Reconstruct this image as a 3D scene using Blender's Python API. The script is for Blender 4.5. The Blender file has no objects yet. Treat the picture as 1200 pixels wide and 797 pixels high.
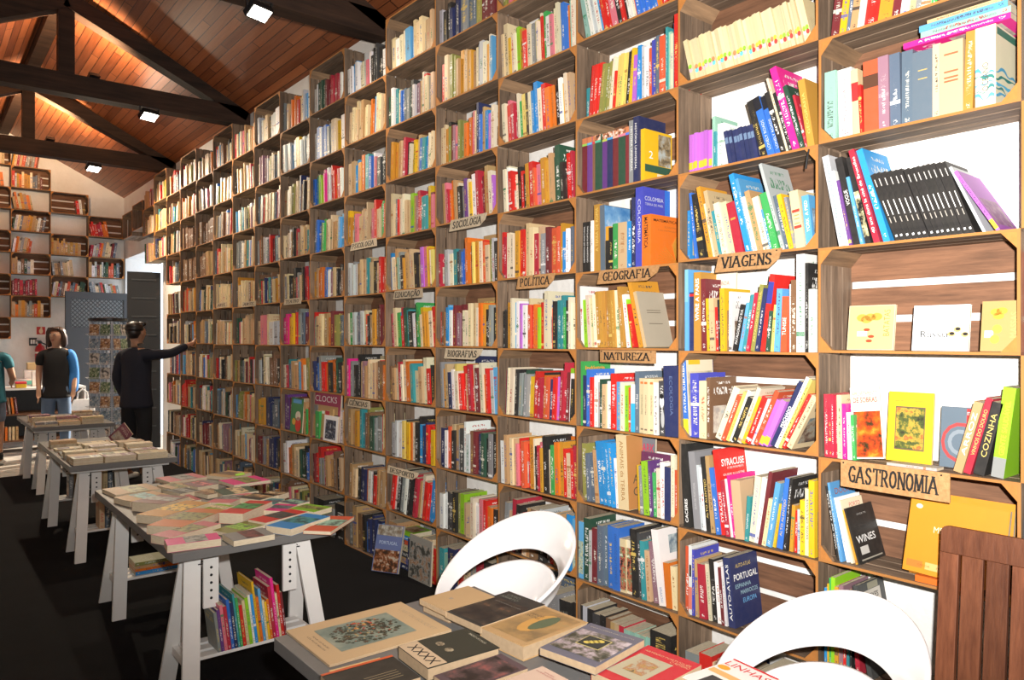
import bpy, bmesh, math, random
from mathutils import Vector, Matrix, Euler
random.seed(7)
R = math.radians
SC = bpy.context.scene
COL = SC.collection

# ------------------------------------------------------------------ camera
CAM_H = 1.68
FPX = 870.0                       # focal length in pixels of the 1200 wide frame
YAW = math.atan2(704.0, FPX)      # camera turned towards the shelf wall (+X) from the aisle (+Y)
cam_d = bpy.data.cameras.new('camera')
cam_d.sensor_width = 36.0
cam_d.lens = FPX / 1200.0 * 36.0
cam_d.clip_start = 0.05
cam_d.clip_end = 200
cam = bpy.data.objects.new('camera', cam_d)
COL.objects.link(cam)
cam.location = (0, 0, CAM_H)
cam.rotation_euler = (R(90), 0, -YAW)
SC.camera = cam
FWD = Vector((math.sin(YAW), math.cos(YAW), 0))
RGT = Vector((math.cos(YAW), -math.sin(YAW), 0))

# ------------------------------------------------------------------ world, sun, flash, exposure
w = bpy.data.worlds.new('world')
SC.world = w
w.use_nodes = True
bg = w.node_tree.nodes['Background']
bg.inputs[0].default_value = (0.75, 0.86, 1.0, 1)
bg.inputs[1].default_value = 2.2
sun_d = bpy.data.lights.new('sun', 'SUN')
sun_d.energy = 14.0
sun_d.angle = R(0.6)
sun_d.color = (1.0, 0.86, 0.68)
sun = bpy.data.objects.new('sun', sun_d)
COL.objects.link(sun)
sun.rotation_euler = Vector((0.92, 0.34, 0.47)).to_track_quat('Z', 'Y').to_euler()
# the photographer's flash, held up beside the lens
fl_d = bpy.data.lights.new('camera_flash', 'SPOT')
fl_d.energy = 1150
fl_d.color = (1.0, 0.97, 0.93)
fl_d.spot_size = R(125)
fl_d.spot_blend = 0.9
fl_d.shadow_soft_size = 0.025
fl = bpy.data.objects.new('camera_flash', fl_d)
COL.objects.link(fl)
fl.location = Vector((0, 0, CAM_H + 0.13)) + RGT * 0.10
fl.rotation_euler = (-(FWD + RGT * 0.20 + Vector((0, 0, 0.34)))).to_track_quat('Z', 'Y').to_euler()
SC.view_settings.view_transform = 'Standard'
SC.view_settings.look = 'None'
SC.view_settings.exposure = 0.0
SC.view_settings.gamma = 1.0
SC.view_settings.use_curve_mapping = False

# ------------------------------------------------------------------ pixel helpers (photo frame 1200 x 797)
PX0, PY0 = 600.0, 398.5
def ray(px, py):
    return FWD + RGT * ((px - PX0) / FPX) + Vector((0, 0, -(py - PY0) / FPX))
def on_x(px, py, X):
    d = ray(px, py)
    return d * (X / d.x) + Vector((0, 0, CAM_H))
def on_y(px, py, Y):
    d = ray(px, py)
    return d * (Y / d.y) + Vector((0, 0, CAM_H))
def on_z(px, py, Z):
    d = ray(px, py)
    return d * ((Z - CAM_H) / d.z) + Vector((0, 0, CAM_H))

# ------------------------------------------------------------------ materials
class NT:
    def __init__(s, name):
        s.m = bpy.data.materials.new(name)
        s.m.use_nodes = True
        s.t = s.m.node_tree
        s.b = s.t.nodes['Principled BSDF']
    def n(s, typ, **kw):
        x = s.t.nodes.new(typ)
        for k, v in kw.items():
            setattr(x, k, v)
        return x
    def put(s, sock, v):
        if hasattr(v, 'is_output'):
            s.t.links.new(v, sock)
        elif isinstance(v, (tuple, list)):
            sock.default_value = tuple(v) + (1,) * (len(sock.default_value) - len(v))
        else:
            sock.default_value = v
    def math(s, op, a, b=0.0, c=None):
        x = s.n('ShaderNodeMath', operation=op)
        s.put(x.inputs[0], a); s.put(x.inputs[1], b)
        if c is not None: s.put(x.inputs[2], c)
        return x.outputs[0]
    def mix(s, f, a, b, blend='MIX'):
        x = s.n('ShaderNodeMix', data_type='RGBA', blend_type=blend)
        s.put(x.inputs[0], f); s.put(x.inputs[6], a); s.put(x.inputs[7], b)
        return x.outputs[2]
    def noise(s, vec, scale, detail=3, rough=0.55):
        x = s.n('ShaderNodeTexNoise')
        if vec is not None: s.put(x.inputs['Vector'], vec)
        s.put(x.inputs['Scale'], scale); s.put(x.inputs['Detail'], detail); s.put(x.inputs['Roughness'], rough)
        return x.outputs
    def ramp(s, f, stops):
        x = s.n('ShaderNodeValToRGB')
        s.put(x.inputs[0], f)
        e = x.color_ramp.elements
        while len(e) < len(stops): e.new(0.5)
        for q, (p, c) in zip(e, stops):
            q.position = p; q.color = tuple(c) + (1,)
        return x.outputs[0]
    def mapping(s, vec, scale=(1, 1, 1), loc=(0, 0, 0), rot=(0, 0, 0)):
        x = s.n('ShaderNodeMapping')
        s.put(x.inputs[0], vec); s.put(x.inputs[1], loc); s.put(x.inputs[2], rot); s.put(x.inputs[3], scale)
        return x.outputs[0]
    def bump(s, h, strength=0.3, dist=0.01):
        x = s.n('ShaderNodeBump')
        s.put(x.inputs['Height'], h); s.put(x.inputs['Strength'], strength); s.put(x.inputs['Distance'], dist)
        s.put(s.b.inputs['Normal'], x.outputs[0])
    def done(s, color=None, rough=0.6, metal=0.0, spec=0.5):
        if color is not None: s.put(s.b.inputs['Base Color'], color)
        s.put(s.b.inputs['Roughness'], rough); s.put(s.b.inputs['Metallic'], metal)
        s.put(s.b.inputs['Specular IOR Level'], spec)
        return s.m
MAT = {}
RGB_OF = {}
def plain(name, c, rough=0.6, metal=0.0, spec=0.5, var=0.12, scale=25):
    if name in MAT: return MAT[name]
    t = NT(name)
    co = t.n('ShaderNodeTexCoord').outputs['Object']
    f = t.noise(co, scale, 4)[0]
    col = t.mix(f, tuple(x * (1 - var) for x in c), tuple(min(1, x * (1 + var)) for x in c))
    MAT[name] = t.done(col, rough, metal, spec)
    return MAT[name]
def wood(name, dark, light, along, rough=0.7, edge=None, scale=1.0, spec=0.3):
    t = NT(name)
    co = t.n('ShaderNodeTexCoord').outputs['Object']
    rnd = t.n('ShaderNodeObjectInfo').outputs['Random']
    off = t.n('ShaderNodeCombineXYZ')
    t.put(off.inputs[0], t.math('MULTIPLY', rnd, 31.0)); t.put(off.inputs[1], t.math('MULTIPLY', rnd, 57.0))
    add = t.n('ShaderNodeVectorMath', operation='ADD')
    t.put(add.inputs[0], co); t.put(add.inputs[1], off.outputs[0])
    sc = [26 * scale, 26 * scale, 26 * scale]
    sc['xyz'.index(along)] = 2.0 * scale
    v = t.mapping(add.outputs[0], tuple(sc))
    g = t.noise(v, 1.6, 6, 0.65)[0]
    big = t.noise(add.outputs[0], 3.0, 2)[0]
    col = t.ramp(t.math('ADD', t.math('MULTIPLY', g, 0.75), t.math('MULTIPLY', big, 0.25)), [(0.32, dark), (0.68, light)])
    tone = t.math('ADD', 0.78, t.math('MULTIPLY', rnd, 0.44))
    hs = t.n('ShaderNodeHueSaturation')
    t.put(hs.inputs['Value'], tone); t.put(hs.inputs['Color'], col)
    col = hs.outputs[0]
    if edge:
        sep = t.n('ShaderNodeSeparateXYZ'); t.put(sep.inputs[0], co)
        m = t.math('LESS_THAN', sep.outputs[0], 0.0015)
        e2 = t.mix(g, tuple(x * 0.6 for x in edge), edge)
        col = t.mix(m, col, e2)
    t.bump(g, 0.35, 0.004)
    MAT[name] = t.done(col, rough, 0, spec)
    return MAT[name]
SAWN = (0.52, 0.22, 0.060)
wood('crate_wood_y', (0.075, 0.052, 0.036), (0.285, 0.195, 0.130), 'y', edge=SAWN)
wood('crate_wood_z', (0.075, 0.052, 0.036), (0.285, 0.195, 0.130), 'z', edge=SAWN)
wood('crate_post', (0.12, 0.075, 0.045), (0.36, 0.22, 0.12), 'x', edge=(0.58, 0.23, 0.055))
wood('crate_slat', (0.085, 0.042, 0.024), (0.27, 0.128, 0.068), 'y')
wood('beam_wood', (0.012, 0.007, 0.005), (0.055, 0.028, 0.016), 'x', 0.75, scale=0.5)
wood('brown_chair_wood', (0.085, 0.026, 0.012), (0.20, 0.070, 0.032), 'z', 0.45, scale=1.4)
wood('sign_board', (0.30, 0.15, 0.055), (0.48, 0.265, 0.115), 'y', 0.8, scale=1.5)
def ceiling_mat():
    t = NT('ceiling_boards')
    co = t.n('ShaderNodeTexCoord').outputs['Object']
    sep = t.n('ShaderNodeSeparateXYZ'); t.put(sep.inputs[0], co)
    b = t.math('DIVIDE', sep.outputs[0], 0.085)
    fr = t.math('FRACT', b); idx = t.math('FLOOR', b)
    yb = t.math('ADD', t.math('DIVIDE', sep.outputs[1], 1.7), t.math('MULTIPLY', idx, 0.37))
    idy = t.math('FLOOR', yb)
    cx = t.n('ShaderNodeCombineXYZ'); t.put(cx.inputs[0], idx); t.put(cx.inputs[1], idy)
    wn = t.n('ShaderNodeTexWhiteNoise'); t.put(wn.inputs['Vector'], cx.outputs[0])
    g = t.noise(t.mapping(co, (30, 1.5, 30)), 1.5, 5)[0]
    f = t.math('ADD', t.math('MULTIPLY', wn.outputs[0], 0.45), t.math('MULTIPLY', g, 0.55))
    col = t.ramp(f, [(0.2, (0.16, 0.045, 0.016)), (0.8, (0.40, 0.135, 0.050))])
    seam = t.math('LESS_THAN', fr, 0.09)
    seam = t.math('MAXIMUM', seam, t.math('LESS_THAN', t.math('FRACT', yb), 0.008))
    col = t.mix(seam, col, (0.05, 0.015, 0.007))
    t.bump(t.math('SUBTRACT', g, t.math('MULTIPLY', seam, 2.0)), 0.3, 0.004)
    MAT['ceiling_boards'] = t.done(col, 0.38, 0, 0.5)
ceiling_mat()
def plaster():
    t = NT('white_plaster')
    co = t.n('ShaderNodeTexCoord').outputs['Object']
    f = t.noise(co, 2.2, 6, 0.6)[0]
    col = t.ramp(f, [(0.3, (0.78, 0.75, 0.70)), (0.6, (0.87, 0.86, 0.83))])
    t.bump(t.noise(co, 14, 5)[0], 0.35, 0.02)
    MAT['white_plaster'] = t.done(col, 0.9, 0, 0.2)
plaster()
def floor_mats():
    t = NT('black_carpet')
    co = t.n('ShaderNodeTexCoord').outputs['Object']
    f = t.noise(co, 260, 2)[0]; g = t.noise(co, 3, 4)[0]
    col = t.mix(t.math('MULTIPLY', f, g), (0.004, 0.004, 0.005), (0.020, 0.020, 0.023))
    t.bump(f, 0.5, 0.004)
    MAT['black_carpet'] = t.done(col, 0.95, 0, 0.15)
    t = NT('concrete_floor')
    co = t.n('ShaderNodeTexCoord').outputs['Object']
    f = t.noise(co, 4, 6, 0.6)[0]
    MAT['concrete_floor'] = t.done(t.ramp(f, [(0.3, (0.26, 0.24, 0.21)), (0.7, (0.42, 0.39, 0.35))]), 0.7)
floor_mats()
wood('sign_pale', (0.46, 0.36, 0.24), (0.66, 0.55, 0.40), 'y', 0.8, scale=1.5)
plain('white_lacquer', (0.82, 0.80, 0.77), 0.35, var=0.03)
plain('white_plastic', (0.84, 0.83, 0.83), 0.18, spec=0.6, var=0.01)
plain('grey_top', (0.16, 0.155, 0.15), 0.5, var=0.08, scale=60)
plain('black_paint', (0.012, 0.011, 0.010), 0.6)
plain('dark_metal', (0.03, 0.03, 0.032), 0.4, 0.6)
plain('chrome', (0.65, 0.66, 0.68), 0.18, 1.0)
plain('steel_wire', (0.55, 0.56, 0.58), 0.3, 0.9)
plain('cable_black', (0.015, 0.015, 0.016), 0.5)

PAL = dict(white=(.86, .85, .82), cream=(.74, .59, .35), ivory=(.78, .69, .50), beige=(.58, .40, .22), tan=(.50, .30, .13), brown=(.20, .10, .05),
           black=(.012, .012, .013), charcoal=(.045, .047, .05), grey=(.25, .26, .26), silver=(.52, .54, .55), red=(.62, .012, .008), crimson=(.44, .014, .04),
           maroon=(.17, .016, .024), pink=(.66, .17, .22), magenta=(.74, .012, .24), orange=(.70, .16, .008), gold=(.62, .28, .02), yellow=(.76, .46, .008),
           lemon=(.74, .60, .14), lime=(.26, .56, .012), green=(.04, .36, .08), pine=(.015, .07, .04), olive=(.26, .26, .06), teal=(.03, .27, .30),
           sky=(.10, .36, .66), blue=(.025, .15, .55), navy=(.014, .024, .10), purple=(.13, .04, .22), violet=(.50, .14, .60), slate=(.10, .14, .19),
           mint=(.30, .55, .44), mauve=(.30, .16, .20), ochre=(.48, .24, .035), indigo=(.05, .06, .42), azure=(.012, .26, .64), coral=(.64, .09, .03))
WORDS = dict(pine='dark green', silver='light grey', ochre='ochre brown', charcoal='dark grey', azure='bright blue', lemon='pale yellow', navy='navy blue', slate='slate blue', mint='mint green', sky='light blue')
def cname(c): return WORDS.get(c, c)
INKS = {'light': [(.03, .03, .03), (.45, .02, .02), (.03, .08, .35), (.05, .05, .05), (.35, .14, .04), (.02, .2, .08)],
        'dark': [(.85, .83, .78), (.85, .83, .78), (.7, .5, .12), (.75, .72, .6), (.8, .8, .8)]}
def ink_for(rgb, rng):
    lum = .3 * rgb[0] + .6 * rgb[1] + .1 * rgb[2]
    return rng.choice(INKS['light' if lum > .3 else 'dark'])

def cover_mat(name, use_attr=True):
    """book covers: colours come from the mesh, the flat print (titles, bands, picture blocks) from the spine and cover UVs"""
    t = NT(name)
    col = t.n('ShaderNodeAttribute', attribute_name='col').outputs['Color']
    ink = t.n('ShaderNodeAttribute', attribute_name='ink').outputs['Color']
    seed = t.n('ShaderNodeAttribute', attribute_name='seed').outputs['Fac']
    uv = t.n('ShaderNodeUVMap', uv_map='UVMap').outputs[0]
    sep = t.n('ShaderNodeSeparateXYZ'); t.put(sep.inputs[0], uv)
    u, v = sep.outputs[0], sep.outputs[1]
    def rnd(k):
        wn = t.n('ShaderNodeTexWhiteNoise', noise_dimensions='1D')
        t.put(wn.inputs['W'], t.math('ADD', t.math('MULTIPLY', seed, 91.7), k))
        return wn.outputs[0]
    a, b, c, d = rnd(1.3), rnd(5.1), rnd(9.7), rnd(14.9)
    def between(x, lo, hi):
        return t.math('MULTIPLY', t.math('GREATER_THAN', x, lo), t.math('LESS_THAN', x, hi))
    def glyphs(us, vs, k):
        cb = t.n('ShaderNodeCombineXYZ')
        t.put(cb.inputs[0], t.math('MULTIPLY', u, us)); t.put(cb.inputs[1], t.math('MULTIPLY', v, vs)); t.put(cb.inputs[2], t.math('ADD', t.math('MULTIPLY', seed, 57.0), k))
        return t.math('GREATER_THAN', t.noise(cb.outputs[0], 1.0, 1.5)[0], 0.53)
    spine = between(u, -0.01, 1.01)
    t0 = t.math('ADD', 0.18, t.math('MULTIPLY', a, 0.25))
    t1 = t.math('ADD', 0.52, t.math('MULTIPLY', b, 0.40))
    half = t.math('ADD', 0.13, t.math('MULTIPLY', c, 0.15))
    mid = t.math('LESS_THAN', t.math('ABSOLUTE', t.math('SUBTRACT', u, 0.5)), half)
    title = t.math('MULTIPLY', t.math('MULTIPLY', mid, between(v, t0, t1)), glyphs(2.2, 64.0, 0.0))
    logo = t.math('MULTIPLY', t.math('MULTIPLY', between(u, 0.3, 0.7), between(v, 0.04, 0.10)), glyphs(6, 60, 3.0))
    band = t.math('MULTIPLY', t.math('GREATER_THAN', d, 0.70), between(v, t.math('MULTIPLY', c, 0.75), t.math('ADD', t.math('MULTIPLY', c, 0.75), 0.05)))
    sm = t.math('MULTIPLY', spine, t.math('MAXIMUM', t.math('MAXIMUM', title, logo), band))
    cov = between(u, 1.99, 3.01)
    cu = t.math('SUBTRACT', u, 2.0)
    pic_in = t.math('MULTIPLY', between(cu, 0.12, 0.88), between(v, 0.10, t.math('ADD', 0.48, t.math('MULTIPLY', a, 0.14))))
    cb = t.n('ShaderNodeCombineXYZ')
    t.put(cb.inputs[0], t.math('MULTIPLY', u, 4.0)); t.put(cb.inputs[1], t.math('MULTIPLY', v, 5.5)); t.put(cb.inputs[2], t.math('MULTIPLY', seed, 77.0))
    pn = t.noise(cb.outputs[0], 1.0, 5, 0.65)
    pic = t.ramp(pn[0], [(0.30, (.02, .02, .025)), (0.45, (.22, .12, .07)), (0.56, (.50, .42, .30)), (0.68, (.15, .24, .27))])
    pic = t.mix(0.35, pic, ink)
    ctitle = t.math('MULTIPLY', t.math('MULTIPLY', between(cu, 0.14, 0.86), between(v, 0.72, 0.84)), glyphs(26.0, 13.0, 8.0))
    csub = t.math('MULTIPLY', t.math('MULTIPLY', between(cu, 0.25, 0.75), between(v, 0.89, 0.93)), glyphs(40.0, 24.0, 11.0))
    base = t.mix(t.math('MULTIPLY', t.math('MULTIPLY', t.math('MULTIPLY', cov, pic_in), t.math('GREATER_THAN', seed, -0.5)), t.math('GREATER_THAN', b, 0.3)), col, pic)
    mask = t.math('MAXIMUM', sm, t.math('MULTIPLY', cov, t.math('MAXIMUM', ctitle, csub)))
    base = t.mix(t.math('MULTIPLY', mask, 0.9), base, ink)
    gco = t.n('ShaderNodeTexCoord').outputs['Object']
    wear = t.noise(gco, 35, 4)[0]
    base = t.mix(t.math('MULTIPLY', wear, 0.10), base, (.40, .35, .29))
    MAT[name] = t.done(base, 0.45, 0, 0.25)
cover_mat('book_cover')
def page_mat():
    t = NT('book_pages')
    co = t.n('ShaderNodeTexCoord').outputs['Object']
    f = t.noise(t.mapping(co, (40, 900, 40)), 1.0, 2)[0]
    MAT['book_pages'] = t.done(t.ramp(f, [(0.3, (.55, .44, .29)), (0.7, (.78, .69, .52))]), 0.85, 0, 0.2)
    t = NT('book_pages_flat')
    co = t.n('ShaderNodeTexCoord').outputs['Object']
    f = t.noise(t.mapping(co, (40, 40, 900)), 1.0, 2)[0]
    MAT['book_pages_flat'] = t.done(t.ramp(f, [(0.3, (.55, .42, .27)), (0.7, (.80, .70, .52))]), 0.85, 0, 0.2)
page_mat()
plain('dim_pages', (.40, .29, .18), .85, spec=.2, var=.2, scale=60)  # page colour darkened for the foreground table: its weaker light put into the paper
def ink_mat(rgb):
    k = 'ink_%d_%d_%d' % tuple(int(x * 255) for x in rgb)
    m = plain(k, rgb, 0.55, var=0.04); RGB_OF[m.name] = tuple(rgb)
    return m
def picture_mat(name, stops, scale=9.0, warp=0.6, seed=0.0):
    if name in MAT: return MAT[name]
    t = NT(name)
    co = t.mapping(t.n('ShaderNodeTexCoord').outputs['Object'], (1, 1, 1), (seed, seed * 1.7, seed * 0.3))
    n1 = t.noise(co, scale, 5, 0.62)
    mixv = t.n('ShaderNodeVectorMath', operation='ADD')
    t.put(mixv.inputs[0], co)
    scl = t.n('ShaderNodeVectorMath', operation='SCALE'); t.put(scl.inputs[0], n1[1]); t.put(scl.inputs['Scale'], warp / scale)
    t.put(mixv.inputs[1], scl.outputs[0])
    n2 = t.noise(mixv.outputs[0], scale * 1.3, 4, 0.6)[0]
    MAT[name] = t.done(t.ramp(n2, stops), 0.4)
    RGB_OF[t.m.name] = stops[len(stops) // 2][1]
    return MAT[name]

# ------------------------------------------------------------------ mesh helpers
class MB:
    def __init__(s): s.v = []; s.f = []
    def add(s, vs, fs, M=None):
        o = len(s.v)
        s.v += [tuple(M @ Vector(p)) if M else tuple(p) for p in vs]
        s.f += [tuple(i + o for i in f) for f in fs]
        return s
    def box(s, x0, x1, y0, y1, z0, z1, M=None):
        v = [(x, y, z) for x in (x0, x1) for y in (y0, y1) for z in (z0, z1)]
        return s.add(v, [(0, 1, 3, 2), (4, 6, 7, 5), (0, 4, 5, 1), (2, 3, 7, 6), (0, 2, 6, 4), (1, 5, 7, 3)], M)
    def bar(s, a, b, wx, wy, up=(0, 0, 1)):
        a, b = Vector(a), Vector(b)
        d = (b - a); L = d.length; d.normalize()
        x = d.cross(Vector(up))
        if x.length < 1e-4: x = Vector((1, 0, 0))
        x.normalize(); y = x.cross(d)
        M = Matrix((x, y, d)).transposed().to_4x4(); M.translation = a
        return s.box(-wx / 2, wx / 2, -wy / 2, wy / 2, 0, L, M)
    def prism(s, poly, z0, z1, M=None):
        n = len(poly)
        v = [(p[0], p[1], z0) for p in poly] + [(p[0], p[1], z1) for p in poly]
        f = [tuple(range(n - 1, -1, -1)), tuple(range(n, 2 * n))] + [(i, (i + 1) % n, n + (i + 1) % n, n + i) for i in range(n)]
        return s.add(v, f, M)
    def tube(s, pts, r, n=8, cap=True):
        pts = [Vector(p) for p in pts]
        rs = r if isinstance(r, (list, tuple)) else [r] * len(pts)
        rings = []
        px = None
        for i, p in enumerate(pts):
            d = (pts[min(i + 1, len(pts) - 1)] - pts[max(i - 1, 0)]).normalized()
            if px is None:
                px = d.cross(Vector((0, 0, 1)))
                if px.length < 1e-3: px = Vector((1, 0, 0))
            px = (px - d * px.dot(d)).normalized(); py = d.cross(px)
            rings.append([p + (px * math.cos(k * 2 * math.pi / n) + py * math.sin(k * 2 * math.pi / n)) * rs[i] for k in range(n)])
        v = [q for r_ in rings for q in r_]
        f = [(i * n + k, i * n + (k + 1) % n, (i + 1) * n + (k + 1) % n, (i + 1) * n + k) for i in range(len(rings) - 1) for k in range(n)]
        if cap: f += [tuple(range(n - 1, -1, -1)), tuple((len(rings) - 1) * n + k for k in range(n))]
        return s.add(v, f)
    def lathe(s, prof, n=20, c=(0, 0, 0)):
        v = []; f = []
        for (r, z) in prof:
            v += [(c[0] + r * math.cos(k * 2 * math.pi / n), c[1] + r * math.sin(k * 2 * math.pi / n), c[2] + z) for k in range(n)]
        for i in range(len(prof) - 1):
            f += [(i * n + k, i * n + (k + 1) % n, (i + 1) * n + (k + 1) % n, (i + 1) * n + k) for k in range(n)]
        f += [tuple(range(n - 1, -1, -1)), tuple((len(prof) - 1) * n + k for k in range(n))]
        return s.add(v, f)
    def mesh(s, name, mat, smooth=False):
        me = bpy.data.meshes.new(name)
        me.from_pydata(s.v, [], s.f)
        bm = bmesh.new(); bm.from_mesh(me); bmesh.ops.recalc_face_normals(bm, faces=bm.faces); bm.to_mesh(me); bm.free()
        if mat is not None: me.materials.append(MAT[mat] if isinstance(mat, str) else mat)
        if smooth:
            for p in me.polygons: p.use_smooth = True
        return me
    def build(s, name, mat, parent=None, smooth=False, bevel=0):
        o = bpy.data.objects.new(name, s.mesh(name, mat, smooth))
        COL.objects.link(o); o.parent = parent
        if bevel:
            b = o.modifiers.new('bevel', 'BEVEL'); b.width = bevel; b.segments = 2; b.limit_method = 'ANGLE'
        return o
def link(name, me, parent=None):
    o = bpy.data.objects.new(name, me); COL.objects.link(o); o.parent = parent
    return o
def empty(name, loc=(0, 0, 0), rz=0):
    o = bpy.data.objects.new(name, None); COL.objects.link(o)
    o.empty_display_size = 0.1; o.location = loc; o.rotation_euler = (0, 0, rz)
    return o
def tag(o, label=None, cat=None, group=None, kind=None):
    if label: o['label'] = label
    if cat: o['category'] = cat
    if group: o['group'] = group
    if kind: o['kind'] = kind
    return o
def struct(o): o['kind'] = 'structure'; return o
ORD = ['first', 'second', 'third', 'fourth', 'fifth', 'sixth', 'seventh', 'eighth', 'ninth', 'tenth', 'eleventh', 'twelfth', 'thirteenth', 'fourteenth', 'fifteenth',
       'sixteenth', 'seventeenth', 'eighteenth', 'nineteenth', 'twentieth', 'twenty-first', 'twenty-second', 'twenty-third', 'twenty-fourth', 'twenty-fifth',
       'twenty-sixth', 'twenty-seventh', 'twenty-eighth', 'twenty-ninth', 'thirtieth', 'thirty-first', 'thirty-second', 'thirty-third', 'thirty-fourth', 'thirty-fifth', 'thirty-sixth']

class StuffRef:
    def __init__(s, M, span): s.M = M; s.span = span
def stuff_print(ref, verts, faces, mat):
    o = len(STUFF['v']); c = RGB_OF.get(mat.name, (.3, .25, .2))
    STUFF['v'] += [tuple(ref.M @ Vector(p)) for p in verts]
    STUFF['f'] += [tuple(i + o for i in f) for f in faces]
    STUFF['uv'] += [[(-1, 0)] * len(f) for f in faces]
    STUFF['col'] += [c] * len(verts); STUFF['ink'] += [c] * len(verts); STUFF['seed'] += [0.5] * len(verts)
    STUFF['mi'] += [0] * len(faces)
_FONT = {}
def text_print(s, parent, mat, center, right, up, width, height, name='title_text', bold=0.0, shear=0.0, lift=0.0008, fit=False):
    """flat lettering fitted to width x height on a plane given in the parent's own space"""
    key = (s, bold, shear)
    if key not in _FONT:
        cu = bpy.data.curves.new('lettering', 'FONT'); cu.body = s; cu.align_x = 'CENTER'; cu.align_y = 'CENTER'
        cu.offset = bold; cu.shear = shear; cu.resolution_u = 3
        o = bpy.data.objects.new('lettering', cu); COL.objects.link(o)
        bpy.context.view_layer.update()
        me = bpy.data.meshes.new_from_object(o.evaluated_get(bpy.context.evaluated_depsgraph_get()))
        bpy.data.objects.remove(o); bpy.data.curves.remove(cu)
        _FONT[key] = ([v.co.copy() for v in me.vertices], [tuple(p.vertices) for p in me.polygons])
        bpy.data.meshes.remove(me)
    vs, fs = _FONT[key]
    x0, x1 = min(v.x for v in vs), max(v.x for v in vs); y0, y1 = min(v.y for v in vs), max(v.y for v in vs)
    right, up, center = Vector(right).normalized(), Vector(up).normalized(), Vector(center)
    nrm = right.cross(up)
    sx, sy = width / (x1 - x0), height / (y1 - y0)
    if fit: sx = sy = min(sx, sy)
    mb = MB()
    mb.v = [tuple(center + right * ((v.x - (x0 + x1) / 2) * sx) + up * ((v.y - (y0 + y1) / 2) * sy) + nrm * lift) for v in vs]
    mb.f = fs
    if isinstance(parent, StuffRef): return stuff_print(parent, mb.v, mb.f, mat)
    me = bpy.data.meshes.new(name); me.from_pydata(mb.v, [], mb.f); me.materials.append(mat)
    return link(name, me, parent)
def quad_print(parent, mat, center, right, up, width, height, name='cover_picture', lift=0.0005):
    right, up, center = Vector(right).normalized(), Vector(up).normalized(), Vector(center)
    nrm = right.cross(up)
    r, u = right * width / 2, up * height / 2
    c = center + nrm * lift
    if isinstance(parent, StuffRef): return stuff_print(parent, [c - r - u, c + r - u, c + r + u, c - r + u], [(0, 1, 2, 3)], mat)
    me = bpy.data.meshes.new(name); me.from_pydata([tuple(c - r - u), tuple(c + r - u), tuple(c + r + u), tuple(c - r + u)], [], [(0, 1, 2, 3)])
    me.materials.append(mat)
    return link(name, me, parent)
def disc_print(parent, mat, center, right, up, rx, ry, name='printed_dot', lift=0.0007, n=14):
    right, up, center = Vector(right).normalized(), Vector(up).normalized(), Vector(center)
    c = center + right.cross(up) * lift
    if isinstance(parent, StuffRef): return stuff_print(parent, [c + right * rx * math.cos(k * 2 * math.pi / n) + up * ry * math.sin(k * 2 * math.pi / n) for k in range(n)], [tuple(range(n))], mat)
    me = bpy.data.meshes.new(name)
    me.from_pydata([tuple(c + right * rx * math.cos(k * 2 * math.pi / n) + up * ry * math.sin(k * 2 * math.pi / n)) for k in range(n)], [], [tuple(range(n))])
    me.materials.append(mat)
    return link(name, me, parent)

# ------------------------------------------------------------------ books
def book_geo(t, h, D, side=-1, hard=False):
    """cover shell (U profile) and page block; spine on x=0, thickness along y (0..t*side), height along z.
    returns cover verts, faces, uvs per face loop, page verts, faces"""
    c = min(0.0022 if hard else 0.0008, t * 0.2)
    y0, y1 = (-t, 0.0) if side < 0 else (0.0, t)
    P = [(0, y1), (0, y0), (D, y0), (D, y0 + c), (c, y0 + c), (c, y1 - c), (D, y1 - c), (D, y1)]
    v = [(x, y, 0.0) for x, y in P] + [(x, y, h) for x, y in P]
    n = 8
    faces = []; uvs = []
    for i in range(n):
        k = (i + 1) % n
        faces.append((k, i, n + i, n + k))
        if i == 0: uvs.append([(1, 0), (0, 0), (0, 1), (1, 1)])
        elif i == 1: uvs.append([(3, 0), (2, 0), (2, 1), (3, 1)])
        elif i == 7: uvs.append([(2, 0), (3, 0), (3, 1), (2, 1)])
        else: uvs.append([(-1, 0)] * 4)
    for base, rev in ((0, False), (n, True)):
        for q in ((0, 1, 4, 5), (1, 2, 3, 4), (0, 5, 6, 7)):
            f = tuple(base + i for i in q)
            faces.append(f[::-1] if rev else f); uvs.append([(-1, 0)] * 4)
    e = 0.003 if hard else 0.0006
    b = MB().box(c, D - e, y0 + c, y1 - c, e * 0.5, h - e)
    return v, faces, uvs, b.v, b.f
def fill_attrs(me, cols, inks, seeds, uvs):
    for nm, typ, dat in (('col', 'FLOAT_COLOR', cols), ('ink', 'FLOAT_COLOR', inks), ('seed', 'FLOAT', seeds)):
        at = me.attributes.new(nm, typ, 'POINT')
        if typ == 'FLOAT': at.data.foreach_set('value', dat)
        else: at.data.foreach_set('color', [x for c in dat for x in (c[0], c[1], c[2], 1.0)])
    uv = me.uv_layers.new(name='UVMap')
    uv.data.foreach_set('uv', [x for f in uvs for p in f for x in p])
NB = [0]
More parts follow.
